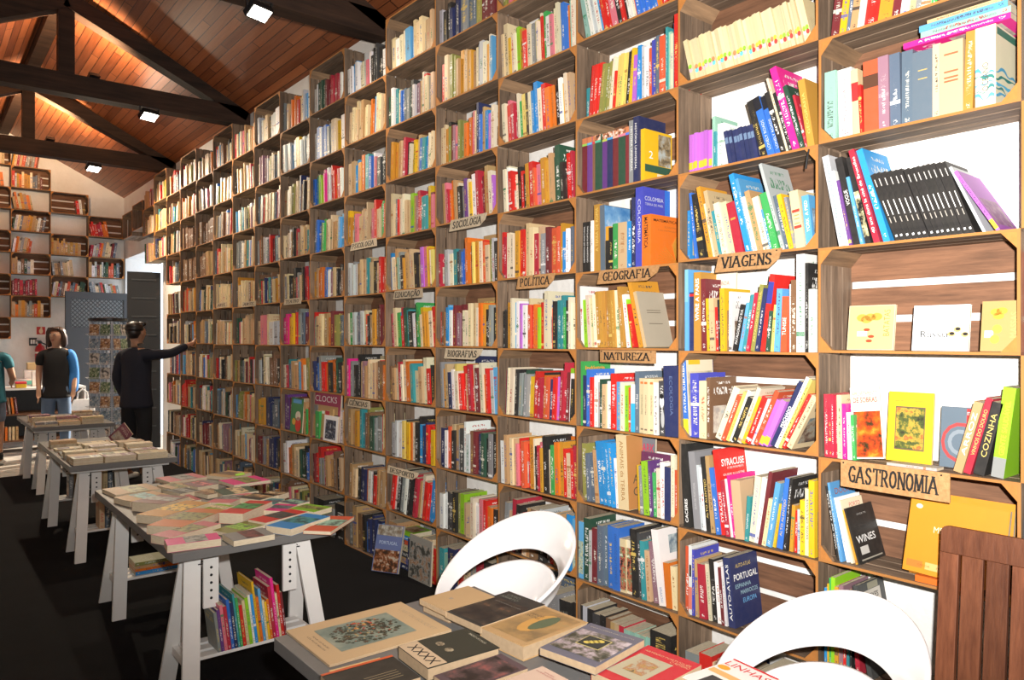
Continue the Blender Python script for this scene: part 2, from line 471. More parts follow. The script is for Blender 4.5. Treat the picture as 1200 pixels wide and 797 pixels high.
def make_book(color, t, h, D, label=None, side=-1, name='book', group=None, ink=None, hard=None, rgb=None, pages='book_pages', cat='book'):
    rng = random.Random(NB[0] * 13 + 5); NB[0] += 1
    kf = rng.uniform(.88, 1.1)
    rgb = rgb or tuple(min(1, x * kf * rng.uniform(.96, 1.04)) for x in PAL[color])
    hard = rng.random() < .35 if hard is None else hard
    v, f, uv, pv, pf = book_geo(t, h, D, side, hard)
    me = bpy.data.meshes.new(name); me.from_pydata(v, [], f); me.materials.append(MAT['book_cover'])
    ink = ink or ink_for(rgb, rng); sd = rng.random()
    fill_attrs(me, [rgb] * len(v), [ink] * len(v), [sd] * len(v), uv)
    o = link(name, me)
    mp = bpy.data.meshes.new('pages'); mp.from_pydata(pv, [], pf); mp.materials.append(MAT[pages])
    link('pages', mp, o)
    if label: tag(o, label, cat, group)
    return o
STUFF = dict(v=[], f=[], uv=[], col=[], ink=[], seed=[], mi=[])
def mute(b):
    if isinstance(b, StuffRef):
        for i in range(*b.span): STUFF['ink'][i] = STUFF['col'][i]
    elif b.type == 'MESH' and 'ink' in b.data.attributes:
        n = len(b.data.vertices) * 4; buf = [0.0] * n
        b.data.attributes['col'].data.foreach_get('color', buf); b.data.attributes['ink'].data.foreach_set('color', buf)
        b.data.attributes['seed'].data.foreach_set('value', [-1.0] * len(b.data.vertices))
def stuff_book(color, t, h, D, M, side, rng):
    n0 = len(STUFF['v'])
    kf = rng.uniform(.82, 1.12)
    rgb = tuple(min(1, x * kf * rng.uniform(.95, 1.05)) for x in PAL[color])
    v, f, uv, pv, pf = book_geo(t, h, D, side, rng.random() < .3)
    ink = ink_for(rgb, rng); sd = rng.random()
    for vs, fs, us, mi in ((v, f, uv, 0), (pv, pf, None, 1)):
        o = len(STUFF['v'])
        STUFF['v'] += [tuple(M @ Vector(p)) for p in vs]
        STUFF['f'] += [tuple(i + o for i in q) for q in fs]
        STUFF['uv'] += us if us else [[(-1, 0)] * 4 for _ in fs]
        STUFF['col'] += [rgb] * len(vs); STUFF['ink'] += [ink] * len(vs); STUFF['seed'] += [sd] * len(vs)
        STUFF['mi'] += [mi] * len(fs)
    return (n0, n0 + len(v))

# ------------------------------------------------------------------ the room
XW, YB, XL, YF = 3.02, 15.0, -1.7, -1.6       # shelf wall, back wall, left wall, wall behind the camera
ZE, XR, ZR = 4.36, 1.2, 5.29                  # eave height, ridge position and height
PITCH = (ZR - ZE) / (XW - XR)
DY0, DY1, DZ = 12.30, 14.88, 3.15             # doorway in the shelf wall
TH = 0.45
ZL = ZR - PITCH * (XR - XL)
struct(MB().box(XL - .2, XW + TH, YF - .2, YB + .2, -0.12, 0).build('floor', 'concrete_floor'))
struct(MB().box(XL, XW, YF, 10.95, 0.0, 0.006).build('floor_carpet', 'black_carpet'))
wr = MB()
wr.box(XW, XW + TH, YF - .2, DY0, 0, ZE + .1).box(XW, XW + TH, DY0, DY1, DZ, ZE + .1).box(XW, XW + TH, DY1, YB + .2, 0, ZE + .1)
struct(wr.build('wall_right', 'white_plaster'))
struct(MB().prism([(XL - .2, 0), (XW + TH, 0), (XW + TH, ZE), (XW, ZE), (XR, ZR), (XL - .2, ZL - .1)], 0, .2, Matrix.Translation((0, YB + .2, 0)) @ Matrix.Rotation(R(90), 4, 'X')).build('wall_back', 'white_plaster'))
struct(MB().prism([(XL - .2, 0), (XW + TH, 0), (XW + TH, ZE), (XW, ZE), (XR, ZR), (XL - .2, ZL - .1)], 0, .2, Matrix.Translation((0, YF, 0)) @ Matrix.Rotation(R(90), 4, 'X')).build('wall_front', 'white_plaster'))
struct(MB().box(XL - .2, XL, YF - .2, YB + .2, 0, ZL + .05).build('wall_left', 'white_plaster'))
def slope(name, xa, za, xb, zb):
    L = math.hypot(xb - xa, zb - za); ang = math.atan2(zb - za, xb - xa)
    o = MB().box(-.25, L, YF - .2, YB + .2, 0, .08).build(name, 'ceiling_boards')
    o.location = (xa, 0, za); o.rotation_euler = (0, -ang, 0)
    return struct(o)
slope('ceiling', XW, ZE, XR - 0.03, ZR + 0.015)
slope('ceiling_far_slope', XL, ZL, XR + .03, ZR + .015)
struct(MB().box(XR - .07, XR + .07, YF, YB, ZR - .17, ZR - .03).build('trim_1', 'beam_wood'))
# roof trusses
for i, (ty, word) in enumerate(((2.3, 'overhead, closest to the camera side'), (5.40, 'nearest in view, at the top edge'), (8.58, 'second along the ceiling'), (11.65, 'farthest, close to the back wall'))):
    e = empty('roof_truss', (XR, ty, 4.1))
    tag(e, 'dark timber roof truss with tie beam, ' + word, 'roof truss', 'dark timber roof trusses')
    dz = -4.1
    MB().box(XL - XR - .05, XW - XR + .05, -.085, .085, 4.13 + dz, 4.33 + dz).build('tie_beam', 'beam_wood', e)
    for s in (1, -1):
        xe, ze = (XW - XR - .02, ZE - .06) if s > 0 else (XL - XR + .02, ZL - .06)
        MB().bar((xe, 0, ze + dz - .04), (0, 0, ZR + dz - .22), .16, .17, (0, 1, 0)).build('rafter', 'beam_wood', e)
    MB().box(-.07, .07, -.07, .07, 4.33 + dz, ZR - .12 + dz).build('king_post', 'beam_wood', e)

# ------------------------------------------------------------------ lamps under the tie beams
def emission(name, c, s):
    t = NT(name)
    t.put(t.b.inputs['Base Color'], (0.8, 0.8, 0.8)); t.put(t.b.inputs['Emission Color'], c); t.put(t.b.inputs['Emission Strength'], s)
    MAT[name] = t.m
emission('lamp_glass', (1.0, 0.95, 0.80), 14.0)
AIM = Vector((0.15, -0.50, -0.85)).normalized()
for i, (ly, en, word) in enumerate(((5.30, 50, 'nearest, at the top edge'), (8.48, 100, 'middle one, under the second tie beam'), (11.55, 300, 'farthest one, glaring before the back wall'))):
    e = empty('flood_lamp', (1.95, ly, 4.13))
    tag(e, 'small flood lamp hung under a roof beam, ' + word, 'lamp', 'flood lamps under the beams')
    q = AIM.to_track_quat('Z', 'Y').to_matrix().to_4x4(); q.translation = (0, 0, -.10)
    MB().box(-.085, .085, -.06, .06, -.05, .0, q).build('housing', 'dark_metal', e)
    MB().box(-.075, .075, -.05, .05, .0, .004, q).build('glass', 'lamp_glass', e)
    br = MB()
    br.bar(q @ Vector((-.092, 0, -.03)), (-.092, 0, 0), .01, .02).bar(q @ Vector((.092, 0, -.03)), (.092, 0, 0), .01, .02).box(-.1, .1, -.012, .012, -.008, 0)
    br.build('bracket', 'dark_metal', e)
    ld = bpy.data.lights.new('flood_light', 'SPOT'); ld.energy = en * 1.3; ld.spot_size = R(165); ld.spot_blend = .8; ld.color = (1, .84, .62); ld.shadow_soft_size = .05
    lo = bpy.data.objects.new('flood_light', ld); COL.objects.link(lo)
    lo.location = Vector((1.95, ly, 4.03)) + AIM * .03
    lo.rotation_euler = (-AIM).to_track_quat('Z', 'Y').to_euler()

# added lamps, hidden above the tie beams, brightening the roof boards and gable
UPA = Vector((-0.1, 0.55, 0.83)).normalized()
for i, (ly, en) in enumerate(((8.62, 260), (11.70, 520))):
    e = empty('added_beam_lamp', (1.45, ly, 4.33))
    tag(e, ('small added lamp hidden on the second tie beam, pointing up', 'small added lamp hidden on the farthest tie beam, pointing up')[i], 'lamp', 'added lamps on top of the beams')
    q = UPA.to_track_quat('Z', 'Y').to_matrix().to_4x4(); q.translation = (0, 0, .06)
    MB().box(-.05, .05, -.04, .04, -.04, .0, q).build('housing', 'dark_metal', e)
    MB().box(-.045, .045, -.035, .035, .0, .003, q).build('glass', 'lamp_glass', e)
    MB().box(-.05, .05, -.03, .03, .0, .02).build('foot', 'dark_metal', e)
    ld = bpy.data.lights.new('added_uplight', 'SPOT'); ld.energy = en; ld.spot_size = R(160); ld.spot_blend = .8; ld.color = (1, .66, .38); ld.shadow_soft_size = .05
    lo = bpy.data.objects.new('added_uplight', ld); COL.objects.link(lo)
    lo.location = Vector((1.45, ly, 4.39)) + UPA * .03
    lo.rotation_euler = (-UPA).to_track_quat('Z', 'Y').to_euler()

# ------------------------------------------------------------------ crates
CW, CH, CD = 0.682, 0.4076, 0.255
XFR = 2.756                        # front plane of the crates
YC0 = 0.822                        # near edge of column 0 (the cookery column)
def crate_parts():
    P = []
    bt = .010; gap = .011
    bw = (CD - 2 * gap) / 3
    for zz in (0, CH - bt):
        nm = 'bottom_board' if zz == 0 else 'top_board'
        for k in range(3):
            x0 = k * (bw + gap)
            P.append((nm, MB().box(x0, x0 + bw, -CW / 2, CW / 2, zz, zz + bt).mesh(nm, 'crate_wood_y')))
    for s in (-1, 1):
        ya, yb = (-CW / 2, -CW / 2 + bt) if s < 0 else (CW / 2 - bt, CW / 2)
        for k in range(3):
            x0 = k * (bw + gap)
            P.append(('end_board', MB().box(x0, x0 + bw, ya, yb, bt, CH - bt).mesh('end_board', 'crate_wood_z')))
    sg = .028; sh = (CH - 2 * bt - 2 * sg) / 3
    for k in range(3):
        z0 = bt + k * (sh + sg)
        P.append(('back_slat', MB().box(CD - bt, CD, -CW / 2 + bt, CW / 2 - bt, z0, z0 + sh).mesh('back_slat', 'crate_slat')))
    L = .046
    for sy in (-1, 1):
        for sz in (0, 1):
            y0 = sy * (CW / 2 - bt); z0 = bt if sz == 0 else CH - bt
            zt = z0 + (L * 1.15 if sz == 0 else -L * 1.15)
            vs = []
            for x in (0.0005, .020 if sz == 0 else CD - bt - .001):
                vs += [(x, y0, z0), (x, y0 - sy * L, z0), (x, y0, zt)]
            P.append(('corner_post', MB().add(vs, [(0, 1, 2), (3, 5, 4), (0, 3, 4, 1), (1, 4, 5, 2), (2, 5, 3, 0)]).mesh('corner_post', 'crate_post')))
    return P
CP = crate_parts()
def crate(loc, rz, label, group, s=1.0, rng=random):
    e = empty('wooden_crate', loc, rz)
    e.scale = (s, s, s)
    tag(e, label, 'crate', group)
    for nm, me in CP: link(nm, me, e)
    return e
def cell_y(j): return YC0 + CW * j          # near (picture right) edge of column j
NCOL = 17
CRATE_NOTE = {(0, 2): 'holding the big orange cookbook and wine guides', (0, 4): 'displaying the small potato and white cookbooks', (0, 6): 'holding thick old volumes, top right',
              (1, 1): 'holding the road atlas with big lettering', (1, 3): 'holding leaning violet travel paperbacks', (1, 5): 'directly above the VIAGENS sign', (1, 7): 'packed with cream paperbacks with coloured dots',
              (2, 0): 'on the floor holding pale green volumes', (2, 2): 'holding the fat tan animal encyclopedia', (2, 4): 'under the GEOGRAFIA sign with orange spines', (2, 6): 'holding the dark encyclopedia set',
              (2, 8): 'with the bright blue row, top edge', (3, 7): 'above the dark green dictionaries', (3, 5): 'above the POLÍTICA sign', (3, 3): 'two below the POLÍTICA sign', (4, 4): 'above the BIOGRAFIAS sign',
              (4, 6): 'above the SOCIOLOGIA sign', (5, 5): 'above the EDUCAÇÃO sign', (6, 6): 'above the PSICOLOGIA sign', (6, 2): 'behind the CIÊNCIAS sign', (5, 1): 'behind the DESPORTO sign', (7, 9): 'with maroon volumes, at the wall top'}
for j in range(-1, NCOL):
    for r in range(10):
        if (j + r) % 2: continue
        if (j <= 0 and r > 7) or (j in (1, 2) and r > 8) : continue
        if j >= 15 and r < 7: continue
        note = CRATE_NOTE.get((j, r))
        lab = 'weathered slatted wooden crate ' + (note if note else 'in row %s up, column %s from the near end' % (ORD[r], ORD[j + 1]))
        crate((XFR + random.uniform(0, .010), cell_y(j) + CW / 2, r * CH), 0, lab, 'stacked crates on the shelf wall')

# ------------------------------------------------------------------ shelf contents: colour, width in photo pixels, height in percent of a row, lean in degrees (+ leans to picture left)
def S(s): return [t.split(':') for t in s.split()]
def rep(tok, n): return ' '.join([tok] * n)
CELLS = {}
CELLS[(-1, 5)] = (1197, 1300, 'crimson:9:62:14 white:12:62:13 charcoal:8:60:8 tan:10:60 blue:12:66 cream:9:58 red:10:62')
CELLS[(-1, 4)] = (1196, 1300, 'red:9:82 cream:10:70 slate:12:72 ochre:10:66 white:14:74 green:9:60')
CELLS[(-1, 3)] = (1196, 1310, 'maroon:13:72:4 grey:10:66 cream:9:60 navy:14:75 gold:10:64')
CELLS[(-1, 2)] = (1200, 1320, 'slate:12:70 red:9:66 beige:11:60 black:12:72')
CELLS[(0, 1)] = (966, 1022, 'azure:5:74 yellow:4:78 green:6:84 lime:9:86 gold:8:78 mauve:10:80 red:6:64 teal:6:64 black:5:62 crimson:10:70:4 charcoal:11:84:10')
CELLS[(0, 2)] = (966, 1006, 'black:6:70:10 silver:5:66:10 sky:6:74:10 white:9:60:12 ivory:7:58:13 gold:5:50:15 black:5:52:16')
CELLS[(0, 3)] = (966, 1003, 'crimson:5:60:1 crimson:4:60:1 crimson:4:60:1 crimson:4:59:1 cream:6:60:1 magenta:5:52:1 white:5:44:2 green:4:42:3')
CELLS[(0, 5)] = (965, 1172, 'silver:10:90:11 white:5:74:11 purple:5:64:11 black:10:86:12 sky:5:66:12 black:8:85:13 crimson:9:92:15 azure:10:92:16 ' + rep('black:8.6:67:20', 14) + ' silver:5:64:24 violet:7:62:31')
CELLS[(0, 6)] = (967, 1166, 'mint:14:66 white:17:66:1 cream:9:62:3 red:4:46:3 coral:20:66:1 mauve:13:66:1 slate:13:66:1 slate:14:66 slate:26:62 cream:10:64 beige:30:62 ochre:12:66:-2 ivory:26:66')
CELLS[(0, 7)] = (972, 1135, 'maroon:8:66:-6 yellow:6:60:-7 slate:4:60:-7 tan:7:60:-8 white:5:66:-8 red:12:70:-8 gold:13:70:-8 maroon:8:66:-8 white:8:60:-8 beige:6:62:-8 grey:6:60:-8 ivory:9:52:-8 green:5:56:-8 charcoal:10:58:-7 brown:8:56:-7 tan:7:60:-6')
CELLS[(1, 1)] = (803, 860, 'coral:6:76 white:6:78 indigo:4:74 tan:5:64:1 crimson:12:60:2 ivory:6:62:3 black:9:68:3 white:8:66:3 maroon:5:62:3 white:4:64:3 navy:12:74:4')
CELLS[(1, 2)] = (797, 955, 'black:10:94:2 grey:10:86:3 silver:4:72:3 white:4:70:3 black:8:82:3 tan:6:84:3 blue:6:72:4 red:8:92:4 crimson:6:60:4 white:3:62:4 magenta:5:66:4 beige:14:62:3 teal:5:48:-2 ivory:9:70:-3 white:7:70:-4 maroon:6:78:-5 cream:6:50:-5 sky:8:68:-5 yellow:4:46:-5 blue:9:73:-4 black:5:74:-3 gold:5:47:-2 red:4:42:-1 silver:5:44 yellow:7:54 ivory:7:66 yellow:9:75')
CELLS[(1, 3)] = (798, 955, 'blue:7:92:2 indigo:12:72:1 cream:11:64 brown:5:68 _:6 ivory:10:62:-14 coral:6:54:-14 lemon:5:58:-14 white:5:60:-14 black:8:52:-14 ivory:6:64:-14 yellow:5:54:-14 red:8:54:-14 white:4:52:-14 coral:7:62:-15 violet:7:52:-15 violet:8:52:-15 navy:9:74:-16 white:5:80:-16 lemon:5:78:-16 red:5:62:-17 cream:9:60:-17')
CELLS[(1, 4)] = (802, 956, 'sky:5:92 navy:8:66 ochre:10:88 maroon:7:80:1 yellow:6:58:2 beige:7:58:2 red:5:48:2 black:3:56:2 yellow:7:68:1 brown:5:44 white:4:64 black:7:50:-12 sky:5:52:-11 teal:6:60:-10 crimson:5:62:-10 olive:6:70:-9 navy:6:66:-9 red:8:80:-8 pine:5:42:-6 lemon:4:48:-5 sky:8:64:-3 coral:9:56:-2 white:3:68 brown:8:72 white:12:103 black:5:88 white:9:62')
CELLS[(1, 5)] = (805, 953, 'azure:4:56 blue:4:76:3 black:9:74:4 gold:6:82:6 ivory:4:62:6 beige:6:76:6 teal:5:52:6 ivory:9:60:6 cream:10:60:6 crimson:13:58:6 azure:8:90:7 sky:5:84:7 white:6:62:7 tan:8:68:7 ivory:10:60:7 sky:6:46:7 green:11:62:7 silver:5:95:8 slate:7:58:7 yellow:7:58:7 grey:4:54:6 cream:14:58:4 sky:11:52:3')
CELLS[(1, 6)] = (806, 955, rep('violet:4.2:44', 7) + ' mint:4:58 teal:3:40 white:9:48 ' + rep('navy:4.7:38:6', 8) + ' black:8:64:9 blue:9:66:9 blue:8:66:9 black:6:68:9 ivory:3:84:9 black:6:66:9 magenta:9:92:9 pine:6:70:9 crimson:3:58:8 ochre:9:70:5')
CELLS[(1, 7)] = (807, 952, rep('cream:4.6:50:6', 31))
CELLS[(1, 0)] = (803, 940, 'grey:8:60 red:7:64 cream:9:58 navy:9:66 tan:8:60 black:10:68 green:7:56 white:8:60')
CELLS[(2, 0)] = (672, 788, 'black:10:62 silver:4:62 black:8:60 charcoal:9:58 black:6:60 brown:6:58 tan:5:56 beige:5:56 crimson:6:56 ' + rep('mint:6:54', 5) + ' black:24:66')
CELLS[(2, 1)] = (670, 793, 'sky:7:74 sky:7:74 pine:7:80 silver:3:66 maroon:7:70 slate:6:76 slate:5:76 blue:6:78:1 blue:8:78:1 cream:7:66:1 ivory:7:66:1 black:6:82:2 charcoal:4:78:2 teal:5:70:2 beige:5:60:3 mauve:6:72:5 white:8:88:6 orange:7:52:4 cream:6:50:3')
CELLS[(2, 2)] = (679, 797, 'olive:7:74:2 slate:4:62:2 slate:5:60:3 tan:5:68:3 ' + rep('azure:6:80:4', 4) + ' white:3:62:3 cream:14:92:2 _:11 yellow:4:58:2 grey:4:58:2 lime:8:64:3 purple:3:66:2 green:4:52:2 ivory:6:58:1 white:6:66:1 navy:9:62 ivory:5:76 coral:4:60')
CELLS[(2, 3)] = (680, 797, 'green:4:84 navy:4:66 blue:5:74 red:4:64 white:5:66 silver:4:58 pine:4:62 beige:5:56 white:7:60 red:8:70 sky:6:60 ivory:5:60 lime:5:56 coral:3:54 white:7:58 slate:5:74 cream:7:66 cream:7:66 cream:7:66 white:6:62 charcoal:8:64:1 navy:20:82:2')
CELLS[(2, 4)] = (681, 757, 'white:3:80:2 lime:5:62:3 ivory:5:68:4 cream:4:64:4 ivory:4:68:4 ' + rep('ochre:5:72:4', 6) + ' ivory:8:72:4 ochre:5:76:5 white:6:66:7 lime:3:60:8 red:4:54:9 gold:6:84:13 beige:5:70:14')
CELLS[(2, 5)] = (682, 763, rep('black:3.6:66', 3) + ' white:3:66 ochre:7:86 slate:5:84:1 gold:4:56 black:5:54 green:7:58 beige:10:58 azure:6:58 navy:5:86 indigo:9:101 orange:11:62')
CELLS[(2, 6)] = (683, 755, 'maroon:6:72 purple:6:72 brown:4:72 pine:7:72 purple:7:72 navy:7:72 maroon:7:72 pine:9:72 maroon:5:72 grey:7:78 navy:7:80 yellow:5:64')
CELLS[(2, 7)] = (686, 803, 'teal:4:40 red:5:66:-3 red:5:66:-3 red:6:66:-3 olive:5:62:-4 olive:5:62:-4 olive:5:62:-4 ivory:3:66:-4 red:3:48:-3 lemon:5:66:-3 lemon:5:66:-3 lemon:4:66:-3 black:6:66:-3 yellow:4:68:-3 violet:5:58:-2 azure:5:68:-1 silver:4:66 white:7:64 coral:4:60 indigo:8:68 slate:5:70 coral:9:68 teal:3:76 mint:4:70 ivory:4:66 navy:3:78 red:6:86')
CELLS[(2, 8)] = (683, 798, 'mint:5:60:6 white:5:72:7 silver:5:72:7 white:6:72:7 sky:4:70:7 red:6:70:7 red:6:70:7 pink:9:68:7 black:7:68:7 red:5:70:7 black:5:70:7 white:5:70:7 ivory:4:68:7 coral:4:66:7 ' + rep('blue:6:72:7', 5) + ' orange:7:70:7 red:8:68:7 red:8:68:7 coral:8:68:6')
C = lambda s: s
SEQ = {
(3, 9): 'olive pink red lime white yellow black violet blue cream navy ivory teal', (3, 8): 'cream cream yellow ivory ivory lime gold red ivory silver grey lemon ivory ivory red green white pink ivory ivory beige blue orange mint ivory',
(3, 7): 'ivory pink red crimson crimson ivory green lemon black ivory azure azure ivory red orange orange black charcoal white gold ivory beige', (3, 6): 'ivory ivory white red ivory black red black gold teal red coral pink black gold gold tan pine pine black red crimson',
(3, 5): 'red crimson ivory ivory cream gold red red beige cream crimson beige grey maroon coral coral gold azure white slate slate', (3, 4): 'charcoal black gold orange ivory sky white magenta violet white cream coral red orange orange lime red ivory ivory coral black teal teal green ivory black ivory ivory',
(3, 3): 'crimson navy ivory ivory white black grey pine pine grey yellow gold ivory red crimson black orange coral navy red violet crimson crimson maroon lime white black', (3, 2): 'white tan black cream beige pink red ivory coral red gold ivory black crimson pink gold black ivory green orange gold red cream red crimson',
(3, 1): 'grey beige crimson black red cream tan brown silver black grey red tan orange azure', (3, 0): 'black navy brown cream teal grey black',
(4, 9): 'silver black navy navy grey slate olive maroon maroon', (4, 8): 'black red cream blue olive olive tan tan gold gold tan gold beige cream slate silver ivory gold ivory sky',
(4, 7): 'cream cream gold black olive maroon mauve pink cream olive olive orange orange magenta pink cream tan navy blue tan azure violet ivory ivory', (4, 6): 'tan tan beige pink crimson orange orange gold tan ivory black grey purple ivory ivory yellow white pine crimson maroon gold tan ivory crimson violet',
(4, 5): 'crimson grey silver ivory teal charcoal slate blue blue orange orange black olive lemon gold ivory red coral cream olive silver black', (4, 4): 'red brown gold sky azure white crimson maroon mauve maroon ivory ivory white cream teal beige ivory orange gold black charcoal black grey black',
(4, 3): 'grey gold beige silver navy white lemon ivory red red beige crimson red ivory maroon ivory ivory orange red black silver sky', (4, 2): 'navy ivory white coral beige black tan grey charcoal white silver brown maroon maroon navy pine black grey black',
(4, 1): 'white charcoal black olive lime beige ivory white pink red orange black', (4, 0): 'teal mint navy red cream grey crimson black white',
(5, 9): 'cream white ivory sky cream cream beige', (5, 8): 'pine white teal white cream blue blue slate grey pine charcoal silver mauve tan ivory red cream grey beige', (5, 7): 'slate gold gold tan tan beige red crimson black ivory yellow yellow beige tan blue teal azure ivory ivory cream',
(5, 6): 'tan cream cream grey red ivory sky ivory beige beige lime tan mauve crimson red teal teal yellow maroon pink cream', (5, 5): 'azure ivory cream tan mint grey black gold tan black beige beige black tan violet pink yellow gold ivory lemon', (5, 4): 'crimson pink cream green azure crimson red pine teal black white black green green yellow cream gold gold ivory red',
(5, 3): 'brown tan ivory cream crimson ivory cream orange teal maroon teal cream tan beige ivory red black', (5, 2): 'grey silver white lemon charcoal yellow orange ivory black azure navy red yellow gold', (5, 1): 'red white black grey white black black crimson tan ivory red azure', (5, 0): 'tan black navy teal cream red',
(6, 9): 'white white sky sky white ivory silver pink white black charcoal black white', (6, 8): 'cream cream cream beige cream tan cream white orange white sky cream beige', (6, 7): 'cream beige azure sky gold orange black teal blue white pink white charcoal charcoal charcoal',
(6, 6): 'yellow gold grey pink cream beige beige beige tan pink red cream green red', (6, 5): 'silver grey silver tan beige beige teal tan beige black beige red coral', (6, 4): 'ivory green silver grey slate silver cream coral black tan gold brown maroon maroon', (6, 3): 'magenta grey black beige mauve tan cream beige red brown brown orange',
(6, 2): 'tan gold black teal olive brown pine grey red cream', (6, 1): 'tan cream black navy orange white black red tan tan', (6, 0): 'grey tan brown black blue navy navy sky navy',
(7, 9): 'white pine pine maroon crimson crimson crimson magenta white', (7, 8): 'white sky blue white blue grey beige cream yellow white', (7, 7): 'blue teal lime white magenta white silver red orange grey crimson white', (7, 6): 'maroon slate blue olive green beige cream tan tan sky',
(7, 5): 'gold tan orange blue white black mauve beige tan black brown', (7, 4): 'red grey beige cream tan orange maroon olive slate silver', (7, 3): 'navy blue grey red orange black orange pine black tan', (7, 2): 'grey green white crimson tan black white beige', (7, 1): 'maroon red grey crimson tan brown black beige', (7, 0): 'charcoal black grey black',
(8, 9): 'grey beige tan orange orange lime red cream silver sky white', (8, 8): 'white silver sky white yellow white grey', (8, 4): 'magenta yellow crimson red grey slate purple maroon', (8, 2): 'purple maroon cream beige tan green red green', (8, 1): 'white orange tan cream pine black blue',
(9, 9): 'silver beige charcoal silver white', (9, 4): 'cream pink cream silver cream', (9, 2): 'yellow gold navy slate black', (9, 1): 'maroon grey tan navy navy black', (12, 7): 'brown brown brown brown brown', (13, 7): 'brown brown brown brown', (12, 6): 'brown brown tan brown', (13, 6): 'brown brown brown'}
MUTED = ['cream'] * 5 + ['beige'] * 4 + ['ivory'] * 4 + ['tan'] * 4 + ['grey', 'silver', 'white', 'white', 'maroon', 'brown', 'brown', 'navy', 'slate', 'slate', 'charcoal', 'black', 'black', 'red', 'crimson', 'pink', 'teal', 'pine', 'olive', 'gold', 'orange', 'sky', 'mauve', 'blue']
PHRASE = {(-1, 5): 'at the frame edge, black series level', (-1, 4): 'at the frame edge, potato book level', (-1, 3): 'at the frame edge, yellow cover level', (-1, 2): 'at the frame edge, orange cookbook level',
          (0, 1): 'below the GASTRONOMIA crate', (0, 2): 'in the GASTRONOMIA crate', (0, 3): 'above the GASTRONOMIA sign', (0, 5): 'on the black series shelf', (0, 6): 'above the black series', (0, 7): 'on the top corner shelf',
          (1, 0): 'on the floor level behind the chairs', (1, 1): 'in the road atlas crate', (1, 2): 'on the SYRACUSE shelf', (1, 3): 'in the crate two under VIAGENS', (1, 4): 'right under the VIAGENS sign', (1, 5): 'right above the VIAGENS sign', (1, 6): 'on the violet and navy shelf', (1, 7): 'in the dotted paperback crate',
          (2, 0): 'in the floor crate behind the table', (2, 1): 'on the shelf over the floor crate', (2, 2): 'in the animal encyclopedia crate', (2, 3): 'right under the NATUREZA sign', (2, 4): 'right under the GEOGRAFIA sign', (2, 5): 'right above the GEOGRAFIA sign', (2, 6): 'in the dark encyclopedia crate', (2, 7): 'over the dark encyclopedia crate', (2, 8): 'in the bright blue row crate'}
BOOKS = {}
def base_z(j, r): return r * CH + (0.0105 if (j + r) % 2 == 0 else 0.0004)
XS = XFR + 0.026
def px_y(px, X=XS): return on_x(px, PY0, X).y
def sat_gap(A, B):
    """True when two convex polygons overlap"""
    for P, Q in ((A, B), (B, A)):
        for i in range(len(P)):
            e = (P[(i + 1) % len(P)][0] - P[i][0], P[(i + 1) % len(P)][1] - P[i][1])
            n = (-e[1], e[0])
            pa = [p[0] * n[0] + p[1] * n[1] for p in P]; qa = [p[0] * n[0] + p[1] * n[1] for p in Q]
            if max(pa) <= min(qa) + 1e-6 or max(qa) <= min(pa) + 1e-6: return False
    return True
def lean_poly(u, th, h, a):
    """outline of a leaning book in (u to the picture right, z up); u is the left edge of its foot"""
    c, s_ = math.cos(a), math.sin(a)
    if a >= 0: base = [(0, 0), (th, 0), (th, h), (0, h)]; piv = u; rot = [(x * c - z * s_, x * s_ + z * c) for x, z in base]
    else: base = [(-th, 0), (0, 0), (0, h), (-th, h)]; rot = [(x * c - z * s_, x * s_ + z * c) for x, z in base]; piv = u - min(p[0] for p in rot[:2])
    return [(piv + x, z) for x, z in rot], piv
def pack(items, u0, u1, umin, umax):
    """items (th, h, lean, gap): set them side by side without overlap, shrinking the thicknesses until they fit"""
    k = 1.0
    for _ in range(40):
        out = []; prev = []; u = u0
        for th, h, a, gap in items:
            t = th * k; uu = u + gap * k
            for _q in range(400):
                P, piv = lean_poly(uu, t, h, a)
                if min(p[0] for p in P) < umin: uu += umin - min(p[0] for p in P) + 1e-4; continue
                if any(sat_gap(P, Q) for Q in prev[-3:]): uu += .0006; continue
                break
            out.append((piv, t)); prev.append(P); u = max(p[0] for p in P[:2])
        if max(p[0] for P in prev for p in P) <= umax and u <= u1 + .003: return out
        k *= .975
    return out
LEANX = {(1, 1): 1.6, (1, 2): 1.9, (1, 3): 1.6, (1, 5): 2.0, (1, 6): 1.8, (1, 7): 2.2, (2, 7): 1.8, (2, 8): 1.9, (2, 2): 1.5, (2, 1): 1.4}
PLACED = []
for (j, r), (xa, xb, s) in CELLS.items():
    toks = S(s)
    k = (xb - xa) / sum(float(t[1]) for t in toks)
    x = xa; items = []; meta = []; gap = 0.0
    ytop = px_y(xa)
    for t in toks:
        wpx = float(t[1]) * k
        wy = px_y(x) - px_y(x + wpx); x += wpx
        if t[0] == '_': gap = wy; continue
        lean = (float(t[3]) if len(t) > 3 else 0.0) * LEANX.get((j, r), 1.0)
        h = float(t[2]) / 100 * CH
        h = min(h, ((CH - .026) if (j + r) % 2 == 0 else CH - .004) / max(.8, math.cos(R(lean)) + .02))
        items.append((wy * math.cos(R(lean)) * .985, h, R(lean), gap)); meta.append((t[0], lean)); gap = 0.0
    inn = .0108 if (j + r) % 2 == 0 else .0012
    ul, ur = ytop - (cell_y(j + 1) - inn), ytop - (cell_y(j) + inn)
    res = pack(items, 0.0, ytop - px_y(xb), min(ul, 0.0) if j >= 0 else ul, ur)
    for i, ((th0, h, a, g), (c, lean), (piv, th)) in enumerate(zip(items, meta, res)):
        Y = ytop - piv
        area = th * h * (FPX / (Vector((XS, Y, 0)).dot(FWD))) ** 2 * (XS / math.hypot(XS, Y))
        PLACED.append([area, j, r, i, c, lean, th, h, Y])
